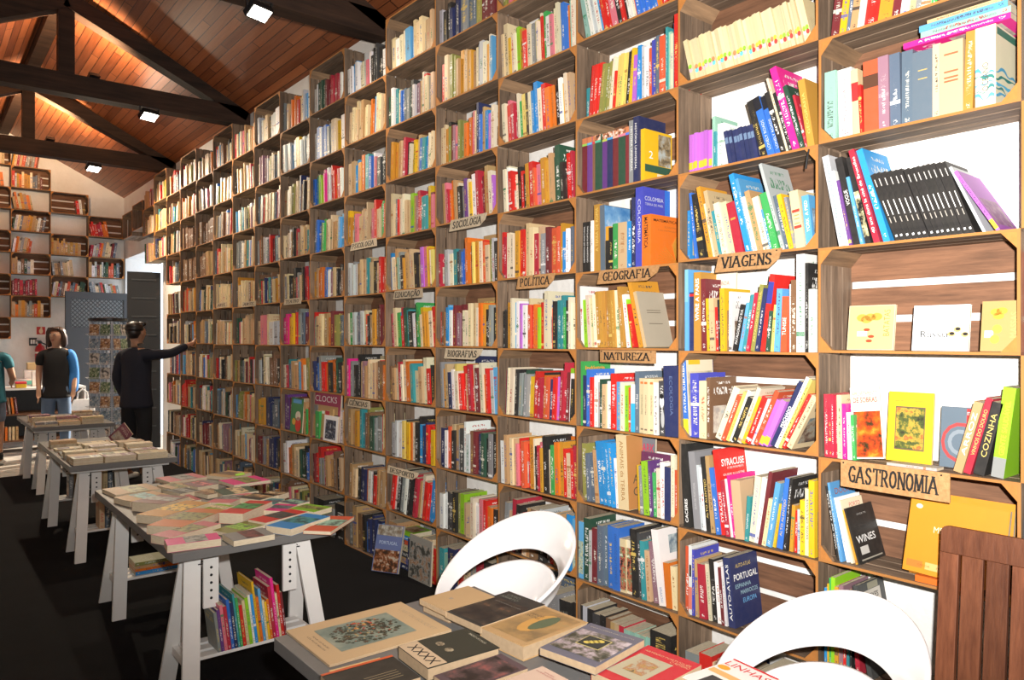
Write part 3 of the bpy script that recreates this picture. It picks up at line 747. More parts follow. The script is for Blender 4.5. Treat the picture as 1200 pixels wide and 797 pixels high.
FORCE = {(2, 5, 5), (2, 6, 11), (2, 5, 12), (2, 5, 13), (1, 1, 10), (0, 2, 6), (0, 1, 10), (2, 2, 9), (2, 2, 17), (2, 3, 0), (2, 3, 20), (1, 3, 0), (1, 2, 7), (1, 5, 22), (2, 4, 17), (2, 1, 16), (2, 1, 17), (1, 2, 11), (1, 4, 2), (1, 4, 21), (0, 6, 12)}
PLACED.sort(key=lambda q: -q[0] - (1e6 if tuple(q[1:4]) in FORCE else 0))
LIMIT = 172
PLACED = [q + [n < LIMIT] for n, q in enumerate(PLACED)]
PLACED.sort(key=lambda q: (q[1], q[2], q[3]))
BOOK_LAST = {(q[1], q[2]): q[3] for q in PLACED}
for area, j, r, idx, c, lean, th, h, Y, single in PLACED:
    D = min(.205, max(.10, h * (.72 if h < .30 else .62)))
    if BOOK_LAST[(j, r)] == idx and h > .18 and j >= 0: D = .208
    side = -1 if lean >= 0 else 1
    M = Matrix.Translation((XS + random.uniform(-.004, .014), Y, base_z(j, r))) @ Matrix.Rotation(R(-lean), 4, 'X')
    if single:
        size = 'thin' if th < .016 else ('thick' if th > .045 else ('tall' if h > .31 else 'upright'))
        if abs(lean) > 7: size = 'leaning'
        lab = '%s %s book, %s from left %s' % (size, cname(c), ORD[idx], PHRASE[(j, r)])
        b = make_book(c, th, h, D, lab, side=side, group='books in the near crates')
        b.matrix_world = M
    else:
        b = StuffRef(M, stuff_book(c, th, h, D, M, side, random.Random(j * 1000 + r * 50 + idx)))
    BOOKS[(j, r, idx)] = (b, th, h, D, side)

# the rest of the shelf wall: thousands of spines too far away to pick apart
YSTART = {}
for j in range(3, NCOL):
    for r in range(10):
        if (j >= 15 and r < 7): continue
        rng = random.Random(j * 100 + r)
        seq = SEQ.get((j, r))
        is_crate = (j + r) % 2 == 0
        inset = .014 if is_crate else .006
        yl, yr = cell_y(j + 1) - inset, cell_y(j) + inset
        if seq:
            seq = seq.split()
        else:
            seq = [rng.choice(MUTED) for _ in range(rng.randint(15, 21))]
            if rng.random() < .45:
                c0 = rng.choice(MUTED); a0 = rng.randint(0, 8)
                for q in range(a0, a0 + rng.randint(4, 7)): seq[min(q, len(seq) - 1)] = c0
        if len(seq) < 15 and (j, r) not in ((5, 0), (4, 0), (3, 0), (7, 0), (3, 1)):
            out = []
            for c in seq: out += [c] * (2 if rng.random() < .6 else 1)
            seq = out
        ws = [rng.uniform(.6, 1.5) for _ in seq]
        span = (yl - yr) * rng.uniform(.90, .985)
        k = span / sum(ws)
        lean = rng.choice([0, 0, 0, 2, 3, -3, 4])
        if (j, r) == (5, 1): lean = -9
        if (j, r) == (5, 4): lean = 5
        y = yl - (.0 if lean >= 0 else .0)
        if lean > 0: y -= .26 * math.sin(R(lean)) * .9
        if lean < 0: k = (span - .26 * math.sin(R(-lean))) / sum(ws)
        elif lean > 0: k = (span - .26 * math.sin(R(lean))) / sum(ws)
        hh = rng.uniform(.54, .63)
        for c, wq in zip(seq, ws):
            wy = wq * k
            h = CH * (hh + rng.uniform(-.03, .13) + (.10 if rng.random() < .10 else 0))
            side = -1 if lean >= 0 else 1
            M = Matrix.Translation((XS + rng.uniform(-.006, .03), y if lean >= 0 else y - wy, base_z(j, r))) @ Matrix.Rotation(R(-lean), 4, 'X')
            stuff_book(c, wy * math.cos(R(lean)) * .985, h, min(.2, h * .72), M, side, rng)
            y -= wy
        # a few big covers or flat volumes pushed in behind the rows
        if rng.random() < .45:
            h = CH * rng.uniform(.70, .86); yy = rng.uniform(yr + .05, yl - .26)
            M = Matrix.Translation((XFR + .235, yy + rng.uniform(.15, .24), base_z(j, r) + .002)) @ Matrix.Rotation(R(90), 4, 'Z')
            stuff_book(rng.choice(['charcoal', 'navy', 'tan', 'slate', 'pine', 'cream', 'maroon', 'grey', 'orange']), .014, h, min(.28, yy - yr + .1), M @ Matrix.Rotation(R(180), 4, 'Z'), -1, rng)

# ------------------------------------------------------------------ lettering on individual books
YM, XP, ZP, YP = Vector((0, -1, 0)), Vector((1, 0, 0)), Vector((0, 0, 1)), Vector((0, 1, 0))
WHT, BLK, GLD = (.88, .87, .84), (.012, .012, .012), (.72, .52, .14)
def spine_text(key, s, rgb, lo=.15, hi=.8, size=.55, down=False, horiz=False, bold=.0):
    b, th, h, D, side = BOOKS[key]
    mute(b)
    yc = -th / 2 if side < 0 else th / 2
    c = Vector((0, yc, h * (lo + hi) / 2))
    if horiz: text_print(s, b, ink_mat(rgb), c, YM, ZP, th * size, h * (hi - lo), bold=bold, name='spine_title')
    elif down: text_print(s, b, ink_mat(rgb), c, -ZP, -YP, h * (hi - lo), th * size, bold=bold, name='spine_title')
    else: text_print(s, b, ink_mat(rgb), c, ZP, YP, h * (hi - lo), th * size, bold=bold, name='spine_title')
def cover_pt(key, u, v):
    b, th, h, D, side = BOOKS[key]
    mute(b)
    return b, Vector((D * u, -th if side < 0 else 0.0, h * v)), D, h
def cover_text(key, s, rgb, u, v, wf, hf, bold=.0, rot=None):
    b, c, D, h = cover_pt(key, u, v)
    text_print(s, b, ink_mat(rgb), c, XP, ZP, D * wf, h * hf, bold=bold, name='cover_title', lift=.0012)
def cover_rect(key, mat, u, v, wf, hf, name='cover_picture', lift=.0006):
    b, c, D, h = cover_pt(key, u, v)
    return quad_print(b, mat, c, XP, ZP, D * wf, h * hf, name, lift)
def cover_disc(key, mat, u, v, rx, ry, name='cover_picture', lift=.0009):
    b, c, D, h = cover_pt(key, u, v)
    return disc_print(b, mat, c, XP, ZP, D * rx, h * ry, name, lift)
def spine_band(key, mat, lo, hi, wf=1.0, name='spine_band', uc=.5):
    b, th, h, D, side = BOOKS[key]
    mute(b)
    yc = -th * uc if side < 0 else th * (1 - uc)
    return quad_print(b, mat, Vector((0, yc, h * (lo + hi) / 2)), YM, ZP, th * wf, h * (hi - lo), name)
# VIAGENS shelf
spine_text((1, 4, 2), 'VIVRE A PARIS', WHT, .38, .92, .55, bold=.02)
spine_text((1, 4, 21), 'TUNISIE', WHT, .30, .62, .6)
for k in (11, 15): spine_text((1, 4, k), 'PATAGONIA DO SUL', GLD if k == 15 else WHT, .15, .9, .5)
spine_band((1, 4, 0), picture_mat('cloud_print', [(.3, (.02, .02, .03)), (.5, (.2, .5, .7)), (.7, (.8, .85, .85))], 30), .6, 1.0)
spine_band((1, 4, 1), ink_mat((.7, .02, .02)), .93, .97)
spine_band((1, 4, 17), ink_mat((.04, .05, .3)), .62, .9)
# atlas crate
spine_text((1, 1, 10), 'AUTO-ATLAS', WHT, .1, .9, .4)
K = (1, 1, 10)
cover_text(K, 'AUTO-ATLAS', GLD, .45, .86, .55, .055)
cover_text(K, 'PORTUGAL', WHT, .52, .70, .86, .095, bold=.015)
cover_text(K, 'ESPANHA', (.35, .55, .62), .40, .57, .56, .06)
cover_text(K, 'MARROCOS', (.35, .55, .62), .60, .47, .62, .06)
cover_text(K, 'EUROPA', (.15, .40, .70), .60, .35, .50, .07, bold=.01)
spine_band((1, 1, 1), ink_mat(BLK), .55, .72, .6)
spine_band((1, 1, 1), picture_mat('mountain_print', [(.4, (.02, .02, .02)), (.5, (.7, .2, .15)), (.65, (.85, .8, .75))], 22), .08, .4)
# SYRACUSE
K = (1, 2, 7)
cover_text(K, 'SYRACUSE', WHT, .50, .84, .84, .085, bold=.02)
cover_text(K, 'ET SES MONUMENTS', WHT, .58, .77, .6, .025)
cover_text(K, 'GUIDE ILLUSTRÉ', WHT, .5, .70, .8, .03)
spine_text(K, 'SYRACUSE', WHT, .15, .5, .5)
spine_text((1, 2, 0), 'CACERES', WHT, .06, .34, .42, bold=.02)
spine_text((1, 2, 1), 'GUIA DE PORTUGAL', (.5, .5, .5), .25, .6, .3)
for k in (4, 19): spine_text((1, 2, k), 'ALTO ALENTEJO', GLD, .18, .7, .5)
K = (1, 2, 11)
cover_rect(K, picture_mat('sea_print', [(.4, (.05, .2, .25)), (.55, (.25, .4, .42)), (.7, (.6, .55, .4))], 16), .55, .38, .6, .5)
K = (1, 2, 15); cover_text(K, 'VINHO', (.3, .02, .03), .5, .86, .8, .06)
spine_text((1, 2, 25), 'HOTEL DA CIDADE', BLK, .25, .85, .4)
# crate two under VIAGENS
K = (1, 3, 0)
cover_rect(K, ink_mat((.70, .62, .45)), .5, .5, .98, .98, lift=.0004)
cover_rect(K, ink_mat((.85, .45, .03)), .30, .93, .42, .09, lift=.0007)
cover_rect(K, picture_mat('stone_print', [(.35, (.3, .3, .22)), (.5, (.55, .48, .33)), (.7, (.68, .62, .48))], 14), .5, .45, .9, .7)
spine_band(K, ink_mat((.85, .72, .03)), .0, .22)
spine_text(K, 'PATRIA SUBURBIOS', WHT, .3, .95, .45)
for k in (14, 15): spine_band((1, 3, k), ink_mat((.82, .5, .04)), .03, .2)
spine_text((1, 3, 16), 'MACHADO', WHT, .3, .62, .55, bold=.02)
for k in (17, 18): spine_text((1, 3, k), 'BOTSWANA', BLK, .15, .9, .5)
# above VIAGENS
spine_text((1, 5, 22), 'YORK  A PIED', WHT, .3, .9, .45)
spine_text((1, 5, 15), 'NOVA YORK', WHT, .1, .8, .6)
K = (1, 5, 22)
cover_rect(K, picture_mat('street_print', [(.4, (.06, .08, .10)), (.55, (.25, .33, .4)), (.7, (.5, .6, .68))], 14), .5, .4, .85, .7)
for v in (.34, .62): spine_band((1, 5, 21), ink_mat((.75, .05, .03)), v, v + .05, .85)
for v in (.42, .5, .56): spine_band((1, 5, 21), ink_mat((.75, .25, .05)), v, v + .015, .6)
spine_band((1, 5, 9), ink_mat((.55, .28, .06)), .66, .70, .6)
# violet and navy shelf
for k in range(7): spine_band((1, 6, k), ink_mat((.86, .52, .03)), .10, .28)
for k in range(10, 18): spine_band((1, 6, k), ink_mat((.14, .22, .36)), .62, .80, .8)
for k in (19, 20): spine_text((1, 6, k), 'LONELY ROADS', (.6, .65, .85), .1, .6, .4); spine_band((1, 6, k), ink_mat((.015, .015, .02)), .78, 1.0)
spine_text((1, 6, 26 + 1), 'GEOGRAFIA', GLD, .2, .8, .4) if (1, 6, 27) in BOOKS else None
# dotted series
DOT = [(.30, .62, .05), (.85, .72, .05), (.86, .55, .05), (.78, .25, .10), (.80, .50, .55), (.15, .60, .72), (.80, .06, .05)]
for k in range(31):
    b, th, h, D, side = BOOKS[(1, 7, k)]
    mute(b)
    for q, v in ((0, .34), (1, .25)):
        c = DOT[(k * 3 + k // 5) % 4] if q == 0 else DOT[(4, 4, 5, 4, 6)[(k * 2 + k // 7) % 5] if k < 18 else (6, 4)[k % 2]]
        disc_print(b, ink_mat(c), (0, -th / 2, h * v), YM, ZP, th * .45, .011, 'spine_dot')
# black series with white lettering
for k in range(8, 22):
    b, th, h, D, side = BOOKS[(0, 5, k)]
    mute(b)
    for v, hh, cc in ((.86, .11, (.55, .52, .48)), (.48, .22, (.85, .84, .80)), (.30, .08, (.42, .38, .33)), (.07, .03, (.8, .8, .78))):
        quad_print(b, ink_mat(cc), (0, -th / 2, h * v), YM, ZP, th * (.16 if v > .1 else .4), h * hh, 'spine_print')
spine_text((0, 5, 6), '40 ans dans la cité de Bruxelles', WHT, .1, .92, .5)
spine_text((0, 5, 3), 'VOGUE', WHT, .45, .62, .55, horiz=False)
spine_text((0, 5, 1), 'Musée Magritte', (.1, .25, .28), .1, .8, .5)
spine_text((0, 5, 0), 'Musée Nacional do Teatro', (.12, .25, .25), .1, .9, .35)
for k in (5,): spine_band((0, 5, k), picture_mat('pansy_print', [(.42, (.015, .015, .015)), (.55, (.5, .45, .25)), (.7, (.8, .75, .6))], 34), .08, .6)
spine_band((0, 5, 23), ink_mat((.86, .52, .03)), .03, .18)
spine_text((0, 5, 23), 'LA VIE DEVANT SOI', BLK, .25, .9, .5)
# thick old volumes
spine_text((0, 6, 1), 'Marquesa de Alorna', (.6, .05, .1), .25, .85, .3)
spine_text((0, 6, 1), 'Poesias', (.6, .05, .1), .06, .18, .5, horiz=True)
spine_band((0, 6, 2), ink_mat((.6, .03, .03)), .52, .80)
spine_band((0, 6, 4), ink_mat((.10, .04, .02)), .62, .80)
for v in (.82, .58, .50, .45): spine_band((0, 6, 10), ink_mat((.50, .12, .05)), v, v + .025, .6)
for v in (.72, .60): spine_band((0, 6, 8), ink_mat((.5, .36, .12)), v, v + .015, .45)
K = (0, 6, 12)
def wave_band(parent, y_or_cover, mat, key, vlo, amp, thick, name='wave_print'):
    b, th, h, D, side = BOOKS[key]
    mb = MB()
    n = 26
    pts = []
    for i in range(n + 1):
        u = i / n
        vv = vlo + amp * math.sin(u * 9 + vlo * 20) + .02 * math.sin(u * 23)
        if u < .45: p = Vector((-.0007, (-th if side < 0 else 0) + (th) * (1 - u / .45), 0))
        else: p = Vector((D * (u - .45) / .55, (-th if side < 0 else 0) - .0007, 0))
        pts.append((p, vv))
    for p, vv in pts: mb.v += [tuple(p + ZP * h * vv), tuple(p + ZP * h * (vv + thick * (.6 + .4 * math.sin(vv * 60))))]
    mb.f = [(2 * i, 2 * i + 2, 2 * i + 3, 2 * i + 1) for i in range(n)]
    mb.build(name, mat, b)
for q, (v0, cc) in enumerate(((.12, (.10, .35, .55)), (.20, (.05, .22, .22)), (.27, (.10, .42, .62)), (.35, (.03, .20, .18)), (.42, (.08, .33, .52)))):
    wave_band(None, None, ink_mat(cc), K, v0, .022, .045)
cover_rect(K, ink_mat((.05, .18, .12)), .5, .93, .9, .09)
spine_text(K, 'OCEANO', (.08, .07, .06), .20, .55, .3)
# flat pile on top of the thick volumes
zt = base_z(0, 6) + .672 * CH
for i, (cc, xa, xb, th, dz, note) in enumerate((('magenta', 1058, 1184, .020, 0, 'bright pink'), ('mint', 1078, 1184, .021, .021, 'mint green'), ('sky', 1076, 1180, .022, .043, 'pale blue'), ('beige', 1085, 1172, .012, .066, 'beige'))):
    ya, yb = px_y(xa), px_y(xb)
    L = ya - yb
    b = make_book(cc, th, L, .19, '%s paperback lying flat on top of the thick old volumes' % note, side=-1, group='flat pile above the thick volumes')
    # lying: spine to the front, height running along the shelf
    b.matrix_world = Matrix.Translation((XS + .004, yb, zt + .018 + dz + th + .004 * i)) @ Matrix.Rotation(R(-90), 4, 'X') @ Matrix.Rotation(R(1.5), 4, 'Y')
    b.matrix_world = Matrix.Translation((XS + .004 + .002 * i, yb, zt + dz + .0006 * i)) @ Matrix(((1, 0, 0, 0), (0, 0, 1, 0), (0, -1, 0, 0), (0, 0, 0, 1)))
    spn = 'A criança e o seu mundo' if i == 0 else 'Notas de leitura e ensaio'
    text_print(spn, b, ink_mat(WHT if i == 0 else (.1, .1, .12)), (0, -th / 2, L / 2), -ZP, -YP, L * .7, th * .4, name='spine_title')
# GASTRONOMIA crate
K = (0, 2, 6)
cover_text(K, 'WINES', WHT, .45, .42, .72, .13, bold=.01)
cover_rect(K, ink_mat((.62, .60, .55)), .30, .22, .3, .14, 'price_label')
cover_text(K, 'GUIDE TO', (.5, .48, .45), .5, .85, .35, .03)
cover_rect(K, ink_mat((.4, .37, .3)), .5, .06, .8, .025, 'cover_line')
K = (0, 2, 4); cover_text(K, 'PORTO', (.6, .1, .12), .6, .9, .5, .07)
K = (0, 2, 2); cover_text(K, 'DOURO', (.35, .10, .05), .55, .88, .8, .08)
spine_text((0, 2, 0), 'WINE OF THE YEAR', WHT, .15, .9, .5)
spine_text((0, 2, 2), 'QUINTAS DO PORTO', WHT, .15, .9, .4)
# below it
K = (0, 1, 10)
cover_rect(K, ink_mat((.60, .55, .48)), .5, .80, .62, .22, 'title_panel')
cover_text(K, 'PEIXES', BLK, .5, .84, .42, .06, bold=.01)
cover_text(K, 'SERVIR', BLK, .5, .75, .25, .03)
cover_disc(K, ink_mat((.62, .58, .50)), .55, .46, .34, .16)
cover_rect(K, ink_mat((.30, .28, .20)), .55, .95, .4, .07, 'tape')
cover_rect((0, 1, 3), picture_mat('salad_print', [(.4, (.4, .5, .05)), (.55, (.6, .65, .2)), (.7, (.7, .5, .3))], 16), .5, .55, .9, .7)
# animal encyclopedia
K = (2, 2, 9)
spine_text(K, 'ANIMAIS da TERRA', (.35, .16, .04), .12, .92, .35, down=True)
cover_rect(K, ink_mat((.48, .22, .07)), .5, .5, .99, .99, lift=.0004)
cover_text(K, 'A\nG', (.10, .08, .05), .3, .32, .22, .28)
K = (2, 2, 17); cover_rect(K, picture_mat('wave_photo', [(.4, (.01, .015, .03)), (.52, (.08, .25, .5)), (.66, (.65, .75, .8))], 14), .5, .5, .95, .95)
# NATUREZA shelf
K = (2, 3, 0)
cover_text(K, 'Indústria', (.8, .3, .05), .42, .90, .72, .06, bold=.02)
cover_text(K, 'Ambiente', (.75, .8, .65), .60, .83, .75, .06, bold=.02)
cover_rect(K, ink_mat((.55, .60, .42)), .5, .68, .8, .10, 'cover_panel')
spine_band((2, 3, 14), ink_mat((.03, .45, .75)), .0, .6)
for k in (16, 17, 18):
    spine_text((2, 3, k), 'PROTECÇÃO', BLK, .35, .7, .35)
    spine_band((2, 3, k), ink_mat((.65, .18, .04)), .9, .94, .6); spine_band((2, 3, k), ink_mat((.2, .15, .1)), .06, .09, .5)
b, th, h, D, side = BOOKS[(2, 3, 20)]
disc_print(b, ink_mat(WHT), (0, -th * .5, h * .62), YM, ZP, th * .38, h * .11, 'dog_picture')
disc_print(b, ink_mat((.5, .5, .5)), (0, -th * .6, h * .3), YM, ZP, th * .3, h * .16, 'dog_picture')
disc_print(b, ink_mat(BLK), (0, -th * .5, h * .72), YM, ZP, th * .30, h * .05, 'dog_picture', lift=.0012)
spine_text((2, 3, 21), 'ECOLOGIA', (.12, .18, .35), .3, .85, .2, down=True)
# GEOGRAFIA shelf
K = (2, 5, 12)
cover_text(K, 'COLOMBIA', (.62, .62, .70), .40, .86, .68, .05)
cover_text(K, 'TERRA DE MAR', (.5, .5, .6), .40, .79, .66, .03)
cover_rect(K, ink_mat((.03, .16, .60)), .90, .5, .2, 1.0, 'cover_stripe')
spine_text(K, 'COLOMBIA', (.6, .6, .75), .3, .85, .35, down=True)
K = (2, 5, 13)
cover_text(K, 'MATEMÁTICA', (.07, .025, .01), .52, .90, .86, .065, bold=.02)
cover_text(K, 'ECONOMIA', (.3, .12, .03), .70, .78, .42, .035)
cover_text(K, 'E ADMINISTRAÇÃO', (.3, .12, .03), .58, .71, .66, .035)
spine_text(K, 'MATEMÁTICA', (.07, .025, .01), .35, .95, .5, down=True, bold=.02)
b, th, h, D, side = BOOKS[K]
for i in range(9):
    f = i / 9
    tri = MB()
    p0 = Vector((D * (.10 + .075 * i), -th - .001, h * (.05 + .035 * i))); p1 = Vector((D * .95, -th - .001, h * (.05 + .002 * i)))
    tri.bar((D * (.08 + .05 * i), -th - .0005, h * (.04 + .045 * i)), (D * .93, -th - .0005, h * (.04 + .010 * i)), .0012, .003, (0, 1, 0))
    tri.bar((D * .93, -th - .0005, h * (.04 + .010 * i)), (D * (.92 - .02 * i), -th - .0005, h * (.62 - .02 * i)), .0012, .003, (0, 1, 0))
    tri.build('cover_line', ink_mat((.45, .22, .03)), b)
K = (2, 5, 5)
cover_rect(K, picture_mat('sky_photo', [(.35, (.05, .18, .42)), (.55, (.18, .36, .58)), (.68, (.65, .70, .72))], 7), .5, .72, .96, .54)
cover_rect(K, picture_mat('field_photo', [(.35, (.20, .22, .10)), (.55, (.35, .28, .20)), (.7, (.45, .38, .30))], 12), .5, .24, .96, .44)
spine_text((2, 5, 4), 'A TERRA DE ROMA', GLD, .3, .95, .5)
for k in (0, 1, 2): spine_text((2, 5, k), 'GEOGRAFIA DE PORTUGAL', WHT, .2, .92, .4)
for k in (6,): spine_band((2, 5, k), ink_mat(BLK), .0, .68)
# dark encyclopedia set
PASTE = [(.3, .6, .1), (.1, .45, .75), (.6, .05, .08), (.1, .5, .35), (.5, .55, .1), (.05, .3, .65), (.8, .4, .3), (.8, .2, .3), (.1, .2, .7)]
for k in range(9):
    spine_band((2, 6, k), picture_mat('set_faces_%d' % k, [(.40, (.04, .03, .03)), (.5, (.6, .2, .08)), (.6, (.75, .65, .55))], 40, seed=k * 3.1), .90, 1.0)
    spine_band((2, 6, k), ink_mat(PASTE[k]), .86, .90)
for k in (9, 10): spine_text((2, 6, k), 'HISTÓRIA UNIVERSAL', WHT, .2, .9, .45, down=True)
K = (2, 6, 11)
cover_rect(K, picture_mat('portrait_print', [(.38, (.05, .05, .045)), (.5, (.30, .22, .12)), (.62, (.45, .48, .45))], 12), .72, .65, .46, .60)
cover_text(K, '2', WHT, .22, .53, .14, .14)
cover_rect(K, ink_mat((.04, .10, .06)), .5, .27, .99, .14, 'paper_band', .0011)
cover_rect(K, ink_mat((.75, .68, .5)), .70, .10, .5, .18, 'cover_panel')
K = (2, 4, 17)
cover_rect(K, ink_mat((.42, .36, .27)), .5, .5, .99, .99, lift=.0004)
for v in (.66, .62, .42): cover_rect(K, ink_mat((.15, .12, .08)), .5, v, .5, .012, 'cover_line', .0009)
# blue/white shelf
for k in (0, 1): spine_band((2, 1, k), picture_mat('leaf_print', [(.45, (.25, .4, .42)), (.55, (.6, .62, .4)), (.65, (.05, .05, .05))], 40), .08, .66)
for k in (9, 10): spine_band((2, 1, k), picture_mat('poster_print', [(.4, (.02, .02, .02)), (.48, (.55, .15, .08)), (.58, (.1, .25, .12)), (.68, (.75, .68, .5))], 34), .05, .85)
K = (2, 1, 16)
cover_rect(K, picture_mat('harbour_print', [(.4, (.15, .2, .25)), (.55, (.45, .5, .5)), (.7, (.7, .72, .7))], 12), .65, .78, .6, .24)
K = (2, 1, 17)
cover_rect(K, ink_mat((.85, .80, .70)), .55, .40, .85, .70, lift=.0004)
cover_rect(K, ink_mat((.85, .42, .03)), .4, .78, .6, .3, 'cover_panel', .0009)
spine_text((2, 1, 8), 'O GRANDE LIVRO DO OCEANO', (.03, .08, .25), .1, .9, .35)
spine_text((2, 1, 16), 'HOPPER', (.2, .3, .5), .05, .25, .35)

# ------------------------------------------------------------------ covers facing the room
def faceout(cell, xa, xb, hpx, X, color, label, lean=8, th=.012, ink=None, zoff=0.0, rgb=None, roll=0.0):
    ya, yb = px_y(xa, X), px_y(xb, X)
    W = ya - yb
    pix = (on_x((xa + xb) / 2, PY0, X)).dot(FWD) / FPX
    h = hpx * pix
    b = make_book(color, th, h, W, label, side=-1, group='books displayed face out', ink=ink, rgb=rgb, hard=False)
    b.matrix_world = Matrix.Translation((X, ya, base_z(*cell) + zoff)) @ Matrix.Rotation(R(-90), 4, 'Z') @ Matrix.Rotation(R(roll), 4, 'Y') @ Matrix.Rotation(R(-lean), 4, 'X')
    key = ('face', NB[0]); BOOKS[key] = (b, th, h, W, -1)
    return key
k = faceout((0, 4), 994, 1048, 53, 2.82, 'cream', 'small cream potato cookbook standing face out beside the white one', ink=(.6, .3, .05))
cover_rect(k, ink_mat((.66, .48, .20)), .5, .5, .97, .97, lift=.0004)
for u, v in ((.3, .72), (.48, .73), (.62, .74), (.4, .68)): cover_disc(k, ink_mat((.62, .33, .05)), u, v, .12, .085)
for u, v in ((.42, .45), (.52, .30), (.48, .20)): cover_disc(k, ink_mat((.35, .06, .02)), u, v, .07, .035)
cover_rect(k, ink_mat((.85, .83, .76)), .32, .36, .22, .11, 'price_label')
b, c, D, h = cover_pt(k, .84, .60)
text_print('BATATAS', b, ink_mat((.55, .22, .04)), c, ZP, -XP, h * .58, D * .13, name='cover_title', lift=.0012)
k = faceout((0, 4), 1070, 1136, 54, 2.82, 'white', 'square white cookbook standing face out between two cream ones', ink=(.86, .85, .82), rgb=(.86, .86, .86))
cover_rect(k, ink_mat((.87, .87, .87)), .5, .5, .97, .97, lift=.0004)
cover_text(k, 'Rússia', BLK, .40, .36, .50, .15)
for u, v in ((.70, .36), (.80, .46), (.93, .35)):
    cover_disc(k, ink_mat((.66, .42, .16)), u, v, .07, .06); cover_disc(k, ink_mat(BLK), u + .01, v + .012, .045, .035, lift=.0012)
k = faceout((0, 4), 1150, 1198, 60, 2.80, 'cream', 'tan pasta cookbook face out near the frame edge', ink=(.42, .26, .09), rgb=(.44, .28, .10))
for u, v in ((.35, .78), (.5, .80), (.42, .70)): cover_disc(k, ink_mat((.72, .32, .03)), u, v, .14, .07)
for u, v in ((.4, .44), (.35, .24)): cover_disc(k, ink_mat((.70, .40, .05)), u, v, .12, .09)
cover_rect(k, ink_mat((.7, .68, .6)), .2, .34, .22, .14, 'price_label')
b, c, D, h = cover_pt(k, .80, .52)
text_print('MASSAS', b, ink_mat((.60, .40, .12)), c, ZP, -XP, h * .5, D * .16, name='cover_title', lift=.0012)
# white gap above GASTRONOMIA
k = faceout((0, 3), 1003, 1038, 84, 2.80, 'white', 'leftovers cookbook with tomato cover tilted beside the yellow cover', lean=6, roll=-7, th=.010, ink=(.8, .1, .05), zoff=.004)
cover_rect(k, picture_mat('tomato_print', [(.36, (.03, .03, .01)), (.46, (.45, .05, .01)), (.58, (.62, .12, .01)), (.70, (.75, .30, .03))], 17), .5, .34, .96, .64)
cover_rect(k, ink_mat((.80, .74, .58)), .5, .83, .96, .30, 'title_panel')
cover_text(k, 'APROVEITAMENTO', (.7, .04, .03), .5, .91, .85, .055)
cover_text(k, 'DE SOBRAS', (.7, .04, .03), .5, .82, .82, .075, bold=.02)
k = faceout((0, 3), 1040, 1093, 82, 2.90, 'yellow', 'yellow vegetable cookbook standing face out against the white wall', lean=6, ink=(.5, .3, .02))
cover_rect(k, ink_mat((.70, .47, .012)), .5, .5, .97, .97, lift=.0004)
cover_rect(k, ink_mat((.12, .08, .05)), .5, .48, .66, .62, 'picture_frame', .0007)
cover_rect(k, picture_mat('vegetable_print', [(.34, (.03, .03, .02)), (.46, (.10, .13, .03)), (.54, (.50, .34, .05)), (.62, (.55, .10, .03)), (.72, (.20, .25, .08))], 20), .5, .48, .62, .58, lift=.001)
cover_text(k, 'SABORES DO CONVENTO', (.25, .15, .02), .5, .87, .72, .03)
k = faceout((0, 3), 1102, 1160, 72, 2.90, 'slate', 'slate and red cookbook with circles standing face out on the white gap', lean=6, ink=(.4, .42, .45), rgb=(.11, .15, .19))
cover_rect(k, ink_mat((.11, .15, .19)), .5, .5, .97, .97, lift=.0004)
cover_rect(k, ink_mat((.55, .03, .03)), .76, .62, .46, .72, 'cover_stripe', .0006)
for q, rr in enumerate((.40, .33, .26, .18)): cover_disc(k, ink_mat(((.45, .05, .05), (.11, .15, .19), (.22, .26, .30), (.11, .15, .19))[q]), .42, .42, rr, rr * .82, lift=.0008 + q * .0002)
cover_text(k, 'ITALIA', WHT, .64, .9, .2, .05)
mg = make_book('silver', .010, .17, .06, 'grey magazine lying flat before the yellow vegetable cookbook', side=-1, group='books displayed face out', rgb=(.42, .40, .38))
mg.matrix_world = Matrix.Translation((2.768, px_y(1098, 2.77), base_z(0, 3) + .0004)) @ Matrix(((1, 0, 0, 0), (0, 0, 1, 0), (0, -1, 0, 0), (0, 0, 0, 1)))
# leaning group beside it
XQ = XS + .01
for i, (cc, xa, xb, hp, ln, lab, txt, tc) in enumerate((('tan', 1116, 1127, 62, -15, 'tan leaning book, leftmost of the four tilted to the right', 'ARROZ', WHT), ('crimson', 1128, 1137, 66, -15, 'red and gold leaning book, second of the four tilted right', 'VINHOS DO DOURO', GLD),
                                                   ('black', 1139, 1153, 62, -13, 'black and gold leaning book, third of the four tilted right', 'COZINHA', GLD), ('lime', 1160, 1176, 74, -7, 'green and grey healthy-eating book, nearest the crate post', 'GENTE SAUDÁVEL', (.75, .25, .03)))):
    ya, yb = px_y(xa, XQ), px_y(xb, XQ); th = (ya - yb) * .93
    b = make_book(cc, th, hp / 100 * CH, .17, lab, side=1, group='books leaning above the GASTRONOMIA sign')
    b.location = (XQ, yb, base_z(0, 3)); b.rotation_euler = (R(-ln), 0, 0)
    BOOKS[('lean', i)] = (b, th, hp / 100 * CH, .17, 1)
    spine_text(('lean', i), txt, tc, .25, .85, .5)
spine_band(('lean', 3), ink_mat((.25, .26, .25)), .0, .22)
